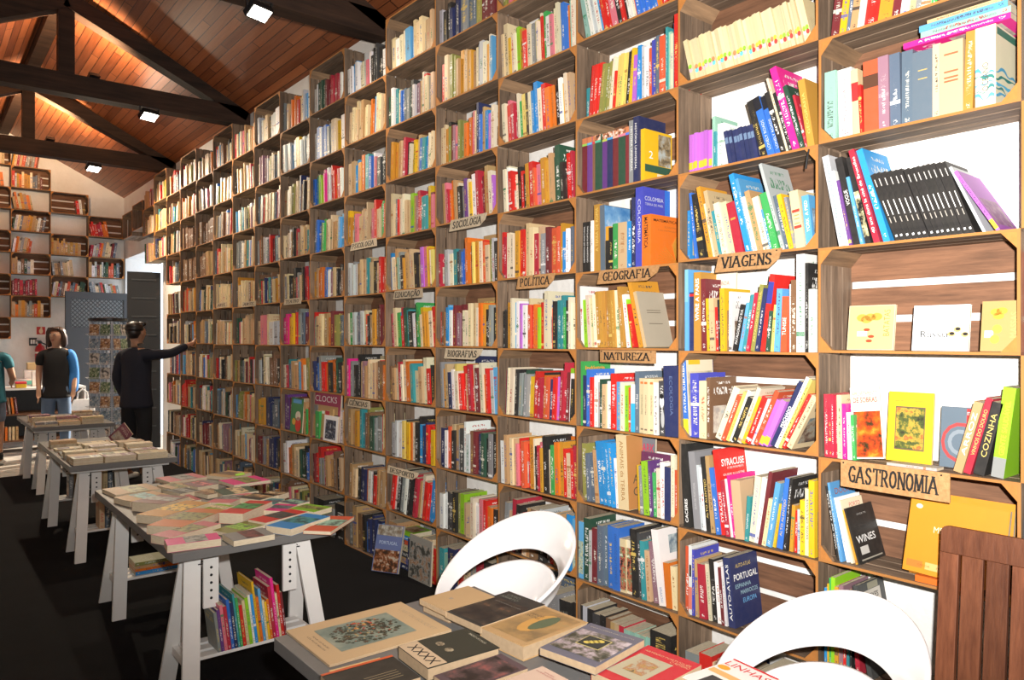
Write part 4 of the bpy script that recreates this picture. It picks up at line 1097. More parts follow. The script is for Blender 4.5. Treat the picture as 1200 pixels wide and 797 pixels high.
# big orange cookbook, its neighbour and a flat orange volume
k = faceout((0, 2), 1060, 1176, 92, 2.80, 'gold', 'large orange cookbook leaning face out in the GASTRONOMIA crate', lean=14, th=.02, rgb=(.66, .25, .008), ink=(.66, .25, .008), zoff=.024, roll=1.5)
cover_rect(k, ink_mat((.66, .25, .008)), .5, .5, .97, .97, lift=.0004)
cover_text(k, 'MEDITERRÂNEO', (.85, .74, .50), .58, .60, .60, .10)
cover_disc(k, ink_mat((.85, .80, .65)), .10, .86, .035, .03)
for q in range(4): cover_rect(k, ink_mat(((.55, .18, .02), (.75, .45, .15), (.62, .22, .03), (.72, .40, .1))[q]), .12 + .2 * q, .11, .17, .09, 'cover_panel'); 
for q, s in enumerate(('GRÉCIA', 'ITÁLIA', 'PORTUGAL')): cover_text(k, s, (.30, .10, .01), .22 + .2 * q, .11, .13, .03)
k2 = faceout((0, 2), 1068, 1184, 100, 2.86, 'orange', 'orange volume standing right behind the large orange cookbook', lean=14, th=.02, rgb=(.70, .26, .012), ink=(.70, .26, .012))
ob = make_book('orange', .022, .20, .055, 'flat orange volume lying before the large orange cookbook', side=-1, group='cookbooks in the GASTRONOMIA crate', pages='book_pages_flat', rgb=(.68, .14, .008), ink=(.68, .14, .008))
yy = px_y(1112, 2.77)
ob.matrix_world = Matrix.Translation((2.768, yy - .09, base_z(0, 2))) @ Matrix(((1, 0, 0, 0), (0, 0, 1, 0), (0, -1, 0, .0), (0, 0, 0, 1)))
# covers on the VIAGENS shelf, standing behind the spines
k = faceout((1, 4), 832, 862, 94, 2.90, 'ivory', 'ivory city guide standing face out behind the yellow spines', lean=3, rgb=(.74, .66, .56), ink=(.6, .2, .1))
cover_text(k, 'LISBOA', (.6, .15, .08), .5, .84, .5, .05); cover_text(k, 'É TUA', (.6, .15, .08), .5, .74, .35, .05)
k = faceout((1, 4), 860, 888, 68, 2.86, 'white', 'white travel guide with photo strip behind the leaning spines', lean=3, rgb=(.74, .70, .66), ink=(.3, .2, .15))
cover_text(k, 'VIVRE', (.25, .2, .2), .5, .78, .6, .08)
cover_rect(k, picture_mat('town_photo', [(.4, (.06, .05, .05)), (.55, (.15, .25, .4)), (.7, (.6, .55, .5))], 18), .3, .35, .5, .5)
# SHARK and husky
k = faceout((2, 2), 738, 768, 82, 2.90, 'slate', 'grey shark book standing face out behind the lime spine', lean=2, rgb=(.16, .17, .20), ink=(.2, .2, .25))
cover_text(k, 'SHARK', (.45, .05, .10), .6, .86, .75, .13, bold=.02)
k = faceout((2, 2), 752, 786, 70, 2.86, 'purple', 'dark plum book face out behind the white spines', lean=2, rgb=(.12, .02, .08))
# CLOCKS and friends in the seventh column
k = faceout((7, 2), 363, 398, 54, 2.80, 'crimson', 'pink clocks book with tan panel facing out', lean=4, rgb=(.40, .03, .10), ink=(.7, .6, .5))
cover_text(k, 'CLOCKS', WHT, .52, .87, .72, .13)
cover_rect(k, ink_mat((.50, .32, .14)), .5, .38, .86, .70, 'cover_panel', .0005)
k = faceout((7, 2), 380, 396, 30, 2.78, 'white', 'small black and white picture book before the clocks book', lean=4)
cover_rect(k, picture_mat('moon_print', [(.42, (.01, .012, .02)), (.56, (.05, .07, .14)), (.66, (.6, .62, .6))], 30), .5, .46, .75, .75)
k = faceout((8, 2), 341, 355, 40, 2.78, 'green', 'green illustrated children book with red and white shapes', lean=4, rgb=(.04, .22, .08))
cover_rect(k, ink_mat((.08, .3, .6)), .5, .9, .7, .12); cover_disc(k, ink_mat((.6, .03, .02)), .66, .24, .24, .22); cover_disc(k, ink_mat((.7, .62, .5)), .62, .48, .22, .14); cover_disc(k, ink_mat((.7, .4, .05)), .3, .3, .15, .1)
# floor level beside the second crate stack
k = faceout((5, 0), 480, 506, 52, 2.745, 'grey', 'big grey picture book with a fox drawing, on the floor level', lean=3, rgb=(.28, .27, .24))
cover_rect(k, picture_mat('fox_print', [(.42, (.06, .06, .05)), (.52, (.34, .33, .30)), (.60, (.30, .14, .05)), (.70, (.48, .46, .42))], 14), .5, .45, .9, .8)
for i, (cc, xa, xb) in enumerate((('lime', 458, 484), ('azure', 464, 494), ('coral', 474, 508))):
    ya, yb = px_y(xa, 2.80), px_y(xb, 2.80)
    b = make_book(cc, .03, ya - yb, .16, '%s volume lying on its side on the floor level pile' % cname(cc), side=-1, group='flat volumes on the floor level')
    b.matrix_world = Matrix.Translation((2.80, yb, .19 + .033 * (2 - i))) @ Matrix(((1, 0, 0, 0), (0, 0, 1, 0), (0, -1, 0, 0), (0, 0, 0, 1)))
# the rest of that pile underneath
for i, cc in enumerate(('navy', 'tan', 'charcoal', 'cream')):
    b = make_book(cc, .045, .42, .17, '%s volume under the bright flat volumes on the floor level' % cname(cc), side=-1, group='flat volumes on the floor level')
    b.matrix_world = Matrix.Translation((2.80, px_y(500, 2.80), .001 + .046 * i)) @ Matrix(((1, 0, 0, 0), (0, 0, 1, 0), (0, -1, 0, 0), (0, 0, 0, 1)))
# album leaning against the crate from the floor
al = make_book('slate', .022, .33, .22, 'blue and brown album leaning on the floor against the lowest crate', rgb=(.12, .16, .34), ink=(.6, .6, .65))
pa = on_z(440, 692, .0)
al.matrix_world = Matrix.Translation((2.60, px_y(437, 2.60), .010)) @ Matrix.Rotation(R(-62), 4, 'Z') @ Matrix.Rotation(R(-16), 4, 'X')
BOOKS['album'] = (al, .022, .33, .22, -1)
cover_rect('album', picture_mat('mosaic_print', [(.42, (.05, .025, .015)), (.52, (.28, .09, .03)), (.62, (.5, .42, .32))], 24), .5, .24, .94, .46)
cover_rect('album', picture_mat('mosaic_print2', [(.42, (.2, .15, .1)), (.55, (.35, .33, .28)), (.65, (.55, .5, .42))], 24), .5, .88, .94, .22)
cover_text('album', 'PORTUGAL', (.5, .6, .75), .5, .62, .7, .07)

# ------------------------------------------------------------------ hand painted signs
GLY = {'A': [[(0, 0), (.45, 1)], [(.45, 1), (.9, 0)], [(.2, .35), (.7, .35)]], 'B': [[(.1, 0), (.1, 1)], [(.1, 1), (.5, .95), (.6, .75), (.5, .55), (.1, .52)], [(.1, .52), (.55, .48), (.7, .25), (.55, .04), (.1, 0)]],
       'C': [[(.75, .8), (.55, 1), (.25, .92), (.05, .5), (.25, .08), (.55, 0), (.75, .2)]], 'D': [[(.1, 0), (.1, 1)], [(.1, 1), (.5, .95), (.75, .5), (.5, .05), (.1, 0)]],
       'E': [[(.1, 0), (.1, 1)], [(.1, 1), (.65, 1), (.65, .85)], [(.1, .52), (.5, .52)], [(.1, 0), (.7, 0), (.7, .17)]], 'F': [[(.1, 0), (.1, 1)], [(.1, 1), (.65, 1), (.65, .85)], [(.1, .52), (.5, .52)]],
       'G': [[(.75, .82), (.55, 1), (.25, .92), (.05, .5), (.25, .08), (.55, 0), (.75, .15), (.75, .42), (.5, .42)]], 'I': [[(.15, 0), (.15, 1)]], 'L': [[(.1, 1), (.1, 0)], [(.1, 0), (.65, 0), (.65, .2)]],
       'M': [[(.05, 0), (.12, 1)], [(.12, 1), (.48, .1)], [(.48, .1), (.85, 1)], [(.85, 1), (.92, 0)]], 'N': [[(.1, 0), (.1, 1)], [(.1, 1), (.75, 0)], [(.75, 0), (.75, 1)]],
       'O': [[(.4, 1), (.15, .85), (.05, .5), (.15, .15), (.4, 0), (.65, .15), (.75, .5), (.65, .85), (.4, 1)]], 'P': [[(.1, 0), (.1, 1)], [(.1, 1), (.5, .97), (.65, .74), (.5, .5), (.1, .47)]],
       'R': [[(.1, 0), (.1, 1)], [(.1, 1), (.5, .97), (.65, .74), (.5, .52), (.1, .5)], [(.35, .5), (.75, 0)]], 'S': [[(.62, .82), (.45, 1), (.2, .95), (.08, .75), (.2, .58), (.5, .45), (.65, .25), (.5, .03), (.22, .0), (.06, .2)]],
       'T': [[(.4, 0), (.4, 1)], [(.02, .84), (.02, 1), (.78, 1), (.78, .84)]], 'U': [[(.1, 1), (.1, .3), (.25, .02), (.55, .02), (.7, .3), (.7, 1)]], 'V': [[(.0, 1), (.4, 0)], [(.4, 0), (.8, 1)]],
       'Z': [[(.05, .84), (.05, 1), (.68, 1)], [(.68, 1), (.04, 0)], [(.04, 0), (.7, 0), (.7, .17)]]}
GLY['Í'] = GLY['I'] + [[(.12, 1.15), (.28, 1.3)]]
GLY['Ê'] = GLY['E'] + [[(.2, 1.13), (.37, 1.28), (.54, 1.13)]]
GLY['Ã'] = GLY['A'] + [[(.2, 1.15), (.35, 1.25), (.52, 1.15), (.68, 1.25)]]
GLY['Ç'] = GLY['C'] + [[(.45, 0), (.5, -.15), (.35, -.22)]]
def hull(P):
    P = sorted(set((round(a, 5), round(b, 5)) for a, b in P))
    def half(Q):
        o = []
        for p in Q:
            while len(o) > 1 and (o[-1][0] - o[-2][0]) * (p[1] - o[-2][1]) - (o[-1][1] - o[-2][1]) * (p[0] - o[-2][0]) <= 0: o.pop()
            o.append(p)
        return o
    a, b = half(P), half(P[::-1])
    return a[:-1] + b[:-1]
def brush_text(s, parent, x0, x1, z0, z1, y, name='lettering', slant=.0):
    """brush-roman capitals in the plane y = const of the parent (x to the picture right, z up)"""
    adv = []; x = 0
    for ch in s:
        adv.append(x); x += (.42 if ch in 'IÍ' else (1.12 if ch in 'MA' else .95))
    sx, sz = (x1 - x0) / (x - .12), (z1 - z0)
    mb = MB(); nx, nz = .105, .045
    for ch, ax in zip(s, adv):
        pol = []
        for st in GLY[ch]:
            for (a, b) in zip(st[:-1], st[1:]):
                pol.append(hull([(p[0] + i * nx, p[1] + k * nz) for p in (a, b) for i in (-1, 1) for k in (-1, 1)]))
            for p, q in ((st[0], st[1]), (st[-1], st[-2])):
                if abs(p[1] - q[1]) > .6 and len(st) == 2: pol.append([(p[0] - .2, p[1] - .04), (p[0] + .2, p[1] - .04), (p[0] + .2, p[1] + .04), (p[0] - .2, p[1] + .04)])
        for k, P in enumerate(pol):
            o = len(mb.v)
            mb.v += [(x0 + (ax + p[0] + slant * p[1]) * sx, y - .00004 * (k % 4), z0 + p[1] * sz) for p in P]
            mb.f.append(tuple(range(o, o + len(P))))
    me = bpy.data.meshes.new(name); me.from_pydata(mb.v, [], mb.f); me.materials.append(MAT['black_paint'])
    return link(name, me, parent)
SIGNS = [('GASTRONOMIA', 986, 1114, 541, 572, 553, 585, 'rect', .08), ('VIAGENS', 841, 917, 298, 319, 293, 312, 'arrow', .1), ('NATUREZA', 704, 769, 410, 424, 411, 427, 'rect', .0), ('GEOGRAFIA', 702, 774, 318, 334, 312, 324, 'arrow', .1),
         ('POLÍTICA', 607, 651, 325, 340, 321, 333, 'arrow', .1), ('SOCIOLOGIA', 528, 571, 258, 271, 252, 262, 'arrow', .2), ('PSICOLOGIA', 411, 442, 284, 293, 280, 290, 'left', .2), ('EDUCAÇÃO', 461, 496, 340, 350, 339, 350, 'left', .2),
         ('BIOGRAFIAS', 522, 566, 409, 421, 409, 420, 'arrow', .2), ('CIÊNCIAS', 408, 434, 467, 476, 470, 480, 'left', .2), ('DESPORTO', 455, 491, 546, 555, 553, 564, 'arrow', .2)]
for (s, xa, xb, t0, b0, t1, b1, shp, sl) in SIGNS:
    X = XFR - .006
    A, B = on_x(xa, (t0 + b0) / 2, X), on_x(xb, (t1 + b1) / 2, X)
    za, zb = on_x(xa, t0, X).z, on_x(xa, b0, X).z
    Wd = A.y - B.y; H = max(za - zb, .042); zc = (A.z + B.z) / 2
    if s in ('NATUREZA', 'GASTRONOMIA', 'BIOGRAFIAS'): pass
    e = empty('wooden_sign', (X, A.y, zc - H / 2), R(-90))
    tag(e, 'hand-painted wooden shelf sign reading ' + s, 'sign', 'hand-painted category signs')
    if shp == 'rect': P = [(0, 0), (Wd, 0), (Wd, H), (0, H)]
    elif shp == 'arrow': P = [(-.01, 0), (Wd * .80, 0), (Wd * .95, H * .45), (Wd, H * .95), (Wd, H), (.01, H)]
    else: P = [(0, 0), (Wd, 0), (Wd * .98, H), (.03, H)]
    MB().prism(P, -.006, .0, Matrix.Rotation(R(90), 4, 'X') @ Matrix.Translation((0, 0, .006))).build('board', 'sign_board' if s in ('GASTRONOMIA', 'VIAGENS', 'NATUREZA', 'GEOGRAFIA', 'POLÍTICA') else 'sign_pale', e)
    brush_text(s, e, Wd * .08, Wd * (.90 if shp != 'arrow' else .86), H * .22, H * .80, -.0065, slant=sl)
    if s in ('VIAGENS', 'GASTRONOMIA', 'NATUREZA'):
        for u in (.03, .93): MB().lathe([(.003, 0), (.003, .003)], 8).build('nail', 'dark_metal', e).matrix_local = Matrix.Translation((Wd * u, -.006, H * .9)) @ Matrix.Rotation(R(90), 4, 'X')
# two small boards farther down the wall whose writing is too small to read
for i, (xa, xb, yc, word) in enumerate(((333, 353, 354, 'beside the far red books'), (284, 300, 357, 'in the middle distance above cream spines'), (254, 266, 358, 'far down the wall, past the other signs'))):
    X = XFR - .006
    A, B = on_x(xa, yc, X), on_x(xb, yc, X)
    e = empty('wooden_sign', (X, A.y, A.z - .03), R(-90))
    tag(e, 'small hand-painted shelf sign ' + word, 'sign', 'hand-painted category signs')
    Wd = A.y - B.y
    MB().prism([(0, 0), (Wd, 0), (Wd, .055), (.03, .055)], -.006, 0, Matrix.Rotation(R(90), 4, 'X') @ Matrix.Translation((0, 0, .006))).build('board', 'sign_pale', e)
    brush_text(('TEATRO', 'ARTE', 'ARTE')[i], e, Wd * .12, Wd * .88, .014, .042, -.0065, slant=.2)
# dangling strap by the violet shelf
st = on_x(948, 175, XFR - .004)
tag(MB().tube([st, st + Vector((-.004, .004, -.03)), st + Vector((-.002, .012, -.075))], .004, 6).build('strap', 'cable_black'), 'black strap end dangling below the violet spine shelf', 'strap')

# ------------------------------------------------------------------ trestle tables
TT = 0.73
def tri_table(x0, x1, y0, y1, word, near=True):
    e = empty('trestle_table', ((x0 + x1) / 2, (y0 + y1) / 2, 0))
    tag(e, 'grey-topped table on white wooden trestles, ' + word, 'table', 'book tables on white trestles')
    hx, hy = (x1 - x0) / 2, (y1 - y0) / 2
    MB().box(-hx, hx, -hy, hy, TT - .042, TT).build('table_top', 'grey_top', e, bevel=.002)
    for s in (-1, 1):
        cy = s * (hy - .17)
        t = MB()
        t.box(-hx + .03, hx - .03, cy - .045, cy + .045, TT - .075, TT - .0425).build('trestle_beam', 'white_lacquer', e, bevel=.003)
        zb = TT - .078
        for sx in (-1, 1):
            X = sx * (hx - .12)
            for sy in (-1, 1):
                top = Vector((X, cy + sy * .030, zb)); foot = Vector((X + sx * .055, cy + sy * .20, .0))
                m = MB()
                d = (foot - top).normalized()
                # a flat board leg, cut level with the floor
                wv = Vector((1, 0, 0)) * .038; tv = Vector((0, 1, 0)) * .011
                vs = [tuple(p + a * wv + b * tv) for p in (foot, top) for a, b in ((-1, -1), (1, -1), (1, 1), (-1, 1))]
                m.add(vs, [(0, 3, 2, 1), (4, 5, 6, 7), (0, 1, 5, 4), (1, 2, 6, 5), (2, 3, 7, 6), (3, 0, 4, 7)]).build('leg', 'white_lacquer', e, bevel=.002)
            # adjustable upright with a row of holes on the aisle side
            up = MB(); yf = cy - .062
            up.box(X - .035 - .078 * sx, X + .035 - .078 * sx, yf - .0, yf + .018, TT - .31, TT - .078)
            u_ = up.build('upright', 'white_lacquer', e, bevel=.002)
            for q in range(5):
                hb = MB().lathe([(.0065, 0), (.0065, .0015)], 10)
                h_ = hb.build('peg_hole', 'dark_metal', u_)
                h_.location = (X - .078 * sx, yf - .0002, TT - .12 - .036 * q); h_.rotation_euler = (R(90), 0, 0)
        for q in range(3):
            yy = cy - .085 + .085 * q
            MB().box(-hx + .10, hx - .10, yy - .03, yy + .03, .205, .220).build('shelf_slat', 'white_lacquer', e, bevel=.002)
        for sx in (-1, 1):
            MB().box(sx * (hx - .09) - .014, sx * (hx - .09) + .014, cy - .155, cy + .155, .165, .205).build('shelf_bearer', 'white_lacquer', e, bevel=.002)
        for sx in (-1, 1):
            wn = MB(); xx = sx * (hx - .16)
            wn.tube([(xx - .018, cy - .05, TT - .10), (xx + .018, cy - .05, TT - .10)], .003, 6)
            wn.tube([(xx - .006, cy - .05, TT - .092), (xx, cy - .054, TT - .085), (xx + .006, cy - .05, TT - .092)], .0025, 6)
            wn.build('wing_nut', 'dark_metal', e)
    return e
T4 = (0.90, 1.69, 0.62, 2.32)
T2 = (0.90, 1.68, 3.50, 5.30)
T3 = (0.92, 1.68, 6.40, 8.15)
T1 = (1.02, 1.82, 9.50, 11.05)
tri_table(*T4, 'foreground one beside the white chairs')
tri_table(*T2, 'middle one covered in colourful paperbacks')
tri_table(*T3, 'third one covered in pale stacked paperbacks')
tri_table(*T1, 'farthest one before the woman')

def flat_px(p0, p1, p2, top, th, color, label, ink=None, rgb=None, group=None, base=None, hard=None, pages='book_pages'):
    """book lying on a table: p0 (left), p1 (back), p2 (right) are photo corners of its cover at height top"""
    a, b, c = (on_z(p[0], p[1], top) for p in (p0, p1, p2))
    e1 = b - a; e1.z = 0; L = e1.length; e1.normalize()
    e2 = c - b; e2.z = 0
    per = Vector((e1.y, -e1.x, 0)); Wd = abs(e2.dot(per))
    if e2.dot(per) < 0: per = -per
    a = a + e1 * L * .02 + per * Wd * .02; L *= .96; Wd *= .96
    # book space: height (z) along e1, depth (x) along per, thickness (y) up
    bk = make_book(color, th, L, Wd, label, side=-1, ink=ink, rgb=rgb, group=group, hard=hard, pages='dim_pages' if group == G4 else pages)
    M = Matrix((( per.x, 0, e1.x, a.x), (per.y, 0, e1.y, a.y), (0, -1, 0, top - th), (0, 0, 0, 1)))
    if M.to_3x3().determinant() < 0:
        per2 = -per
        M = Matrix(((per2.x, 0, e1.x, a.x + per.x * Wd), (per2.y, 0, e1.y, a.y + per.y * Wd), (0, -1, 0, top - th), (0, 0, 0, 1)))
    bk.matrix_world = M
    return bk, L, Wd, th
def flat_rect(info, mat, u, v, wf, hf, name='cover_picture', lift=.0008):
    """u across the book width (from the spine), v along its height, on the upper cover"""
    bk, L, Wd, th = info
    mute(bk)
    return quad_print(bk, mat, (Wd * u, -th, L * v), XP, ZP, Wd * wf, L * hf, name, lift)
def flat_text(info, s, rgb, u, v, wf, hf, bold=0, turn=False, flip=False):
    bk, L, Wd, th = info
    mute(bk)
    rt, up = (XP, ZP) if not turn else (ZP, -XP)
    if flip: rt, up = -rt, -up
    a, b = (Wd * wf, L * hf) if not turn else (L * wf, Wd * hf)
    text_print(s, bk, ink_mat(rgb), (Wd * u, -th, L * v), rt, up, a, b, name='cover_title', bold=bold, lift=.0016)

# ---- foreground table
G4 = 'books lying on the foreground table'
CRM = (.66, .50, .32)
f = flat_px((331, 739), (471, 704), (536, 737), TT + .008, .007, 'cream', 'large cream flower-picture magazine at the table corner', rgb=(.60, .42, .23), ink=(.60, .42, .23), group=G4, hard=False)
flat_rect(f, picture_mat('wreath_ground', [(.35, (.16, .22, .19)), (.6, (.30, .34, .27)), (.75, (.45, .40, .28))], 7), .50, .47, .62, .62, lift=.0009)
bk, L, Wd, th = f
fm = [picture_mat('flower_dark', [(.40, (.015, .018, .012)), (.52, (.06, .035, .02)), (.60, (.30, .07, .02)), (.70, (.55, .28, .05))], 45), picture_mat('flower_mid', [(.40, (.03, .04, .02)), (.52, (.10, .05, .02)), (.62, (.16, .20, .15)), (.74, (.45, .12, .04))], 55)]
rng = random.Random(3)
def flower_mass(n, mats, ru, rv, r0, r1, lift, cu=.50, cv=.48):
    parts = [MB() for _ in mats]
    for q in range(n):
        an = rng.uniform(0, 2 * math.pi); rr = rng.random() ** .6
        u = Wd * (cu + ru * rr * math.cos(an)); v = L * (cv + rv * rr * math.sin(an))
        p = parts[q % len(mats)]; o = len(p.v); k = 7; r = rng.uniform(r0, r1); a0 = rng.random() * 6
        p.v += [(u + r * (1 if i % 2 else .55) * math.cos(a0 + i * math.pi / k), -th - lift - .000004 * q, v + r * (1 if i % 2 else .55) * math.sin(a0 + i * math.pi / k)) for i in range(2 * k)]
        p.f.append(tuple(range(o, o + 2 * k))[::-1])
    for p, m in zip(parts, mats):
        me = bpy.data.meshes.new('bouquet_print'); me.from_pydata(p.v, [], p.f); me.materials.append(m); x = link('bouquet_print', me, bk); x['kind'] = 'stuff'
flower_mass(260, [ink_mat((.02, .025, .014)), ink_mat((.05, .045, .02)), ink_mat((.035, .05, .035)), ink_mat((.09, .05, .025)), ink_mat((.12, .15, .11))], .27, .28, .004, .011, .0012)
flower_mass(26, [ink_mat((.55, .18, .03)), ink_mat((.45, .05, .03)), ink_mat((.60, .38, .10))], .10, .20, .004, .009, .0024, .36, .50)
flower_mass(16, [ink_mat((.40, .10, .04)), ink_mat((.50, .34, .14))], .16, .20, .003, .007, .0026, .60, .45)
flat_text(f, "L'ART DU BOUQUET", (.45, .34, .22), .55, .90, .7, .045)
flat_text(f, 'POUR LES FLEURS', (.12, .08, .06), .50, .11, .36, .014); flat_text(f, 'LES PLUS BELLES', (.12, .08, .06), .50, .075, .40, .014)
f = flat_px((384, 786), (446, 770), (462, 778), TT + .001, .0009, 'cream', 'yellowed printed sheet peeping out beneath the flower magazine', rgb=(.74, .50, .22), ink=(.4, .25, .1), group=G4, hard=False)
f = flat_px((373, 791), (460, 767), (500, 792), TT + .032, .024, 'black', 'black book with orange spine edge at the frame bottom', rgb=(.018, .016, .013), ink=(.25, .2, .12), group=G4)
quad_print(f[0], ink_mat((.62, .10, .02)), (.006, -f[3], f[1] / 2), XP, ZP, .012, f[1], 'spine_stripe', .001)
for q in range(4): flat_rect(f, ink_mat((.35, .28, .16)), .55 + .08 * q, .62, .015, .45, 'cover_line', .001)
f = flat_px((464, 757), (548, 735), (592, 758), TT + .040, .038, 'black', 'black art book with cream lattice band, centre of the foreground table', rgb=(.020, .022, .016), ink=(.02, .02, .02), group=G4, hard=True)
flat_rect(f, ink_mat((.56, .42, .27)), .5, .13, .98, .26, 'cover_band', .0006)
flat_rect(f, ink_mat((.03, .032, .022)), .5, .63, .98, .72, 'cover_field', .0006)
bk, L, Wd, th = f
for q in range(4):
    for sg in (-1, 1):
        m = MB(); m.bar((Wd * (.14 + .2 * q), -th - .0012, L * (.14 - .07 * sg)), (Wd * (.30 + .2 * q), -th - .0012, L * (.14 + .07 * sg)), .004, .0006, (0, 1, 0)); m.build('lattice_print', ink_mat(BLK), bk)
flat_text(f, 'PAOLO UCCELLO', (.52, .48, .36), .5, .92, .5, .035)
for u in (.33, .62): disc_print(bk, picture_mat('coin_print', [(.4, (.1, .08, .05)), (.6, (.5, .42, .28))], 60), (Wd * u, -th, L * .45), XP, ZP, .016, .013, 'cover_picture', .0016)
f = flat_px((490, 702), (549, 686), (583, 699), TT + .052, .018, 'cream', 'cream covered book with faint print at the far table edge', rgb=(.52, .35, .18), ink=(.40, .20, .12), group=G4, hard=False)
flat_rect(f, ink_mat((.52, .35, .18)), .5, .5, .97, .97, lift=.0006); flat_rect(f, ink_mat((.38, .30, .22)), .45, .40, .10, .07, lift=.001)
f0 = flat_px((494, 706), (549, 690), (583, 702), TT + .034, .033, 'brown', 'brown book supporting the cream covered book', rgb=(.20, .13, .08), group=G4)
f = flat_px((519, 716), (597, 692), (637, 710), TT + .050, .024, 'black', 'black photo book beside the cream book', rgb=(.022, .024, .024), ink=(.022, .024, .024), group=G4, hard=False)
flat_rect(f, picture_mat('painting_night', [(.4, (.012, .013, .014)), (.6, (.05, .04, .03)), (.72, (.22, .10, .05))], 12), .5, .4, .96, .7)
flat_text(f, 'LIVRO\nABERTO', (.18, .20, .16), .32, .86, .46, .13); flat_text(f, 'ANTOLOGIA DA POESIA', (.30, .30, .26), .55, .66, .7, .018)
f0 = flat_px((523, 719), (597, 695), (635, 713), TT + .026, .0255, 'tan', 'tan book under the black photo book', rgb=(.34, .22, .12), group=G4)
f = flat_px((560, 735), (638, 709), (690, 730), TT + .046, .044, 'tan', 'ochre art book with arched painting on its cover', rgb=(.46, .29, .13), ink=(.46, .29, .13), group=G4, hard=True)
flat_rect(f, picture_mat('arch_ground', [(.35, (.22, .15, .07)), (.6, (.40, .25, .10)), (.75, (.30, .24, .12))], 9), .5, .52, .84, .84)
disc_print(f[0], ink_mat((.55, .30, .08)), (f[2] * .5, -f[3], f[1] * .55), XP, ZP, f[2] * .20, f[1] * .30, 'arch_print', .0012)
disc_print(f[0], ink_mat((.10, .13, .07)), (f[2] * .58, -f[3], f[1] * .60), XP, ZP, f[2] * .13, f[1] * .25, 'arch_print', .0016)
flat_text(f, 'GRANDES\nPINTORES', (.12, .08, .05), .25, .68, .3, .12)
f = flat_px((630, 759), (692, 729), (753, 752), TT + .062, .022, 'slate', 'grey floral album with yellow flower emblem on a stack', rgb=(.12, .12, .16), ink=(.45, .42, .38), group=G4)
flat_rect(f, picture_mat('blossom_print', [(.38, (.04, .045, .03)), (.48, (.14, .13, .10)), (.58, (.36, .30, .32)), (.70, (.55, .48, .50))], 22), .5, .46, .92, .66)
flat_rect(f, ink_mat((.5, .42, .16)), .5, .52, .42, .30, 'emblem_frame', .0012); flat_rect(f, ink_mat((.03, .035, .03)), .5, .52, .39, .27, 'emblem_field', .0016)
for q in range(4): disc_print(f[0], ink_mat((.62, .48, .10)), (f[2] * (.42 + .05 * q), -f[3], f[1] * (.47 + .04 * q)), XP, ZP, .012, .010, 'emblem_flower', .002, 6)
flat_text(f, 'ENCICLOPÉDIA DAS PLANTAS', (.42, .36, .28), .5, .90, .8, .035)
for q, z in enumerate((.040, .020)):
    flat_px((630, 759 + 1), (692, 730), (753, 753), TT + z, .0195, ('grey', 'brown')[q], ('grey volume directly under the floral album', 'brown volume at the base of the floral album stack')[q], rgb=((.20, .18, .16), (.24, .18, .13))[q], group=G4)
f = flat_px((690, 787), (760, 755), (823, 780), TT + .036, .034, 'red', 'red craft book with cream picture panel', rgb=(.50, .018, .03), ink=(.5, .018, .03), group=G4, hard=False)
flat_rect(f, ink_mat((.42, .38, .26)), .42, .45, .62, .60, 'picture_panel'); flat_rect(f, picture_mat('cart_print', [(.42, (.40, .36, .25)), (.52, (.36, .16, .08)), (.6, (.45, .30, .10)), (.7, (.06, .05, .04))], 30), .44, .46, .36, .34, lift=.0013)
flat_text(f, 'O ROTEIRO', (.62, .36, .20), .80, .80, .34, .05, flip=False); flat_text(f, 'ARTESÃO PORTUGUÊS', (.62, .36, .20), .52, .86, .85, .05)
f = flat_px((796, 793), (861, 771), (916, 797), TT + .030, .028, 'white', 'white magazine with red lettering at the frame bottom', rgb=(.74, .72, .68), ink=(.7, .66, .6), group=G4, hard=False)
flat_text(f, 'LINHAS', (.55, .015, .02), .5, .82, .9, .13); flat_rect(f, ink_mat((.60, .02, .03)), .5, .97, .98, .04, 'cover_stripe', .0012)
disc_print(f[0], ink_mat((.75, .32, .03)), (f[2] * .16, -f[3], f[1] * .66), XP, ZP, .020, .014, 'cover_picture', .0014); flat_rect(f, ink_mat((.70, .38, .14)), .5, .50, .9, .12, lift=.0011); flat_rect(f, ink_mat((.04, .04, .04)), .6, .22, .7, .3, lift=.0011)
f = flat_px((506, 792), (588, 765), (632, 779), TT + .030, .028, 'maroon', 'dark mauve paperback with red figure on its cover', rgb=(.09, .055, .065), ink=(.09, .055, .065), group=G4)
flat_rect(f, picture_mat('figure_print', [(.42, (.02, .015, .015)), (.55, (.10, .06, .06)), (.66, (.28, .09, .08))], 12), .5, .5, .9, .8)
f = flat_px((589, 797), (636, 780), (668, 797), TT + .040, .038, 'beige', 'pale pink-cream paperback at the frame bottom', rgb=(.60, .44, .34), ink=(.35, .12, .10), group=G4)
flat_text(f, 'estudos\nmultidisciplinares', (.35, .10, .10), .5, .8, .8, .14)

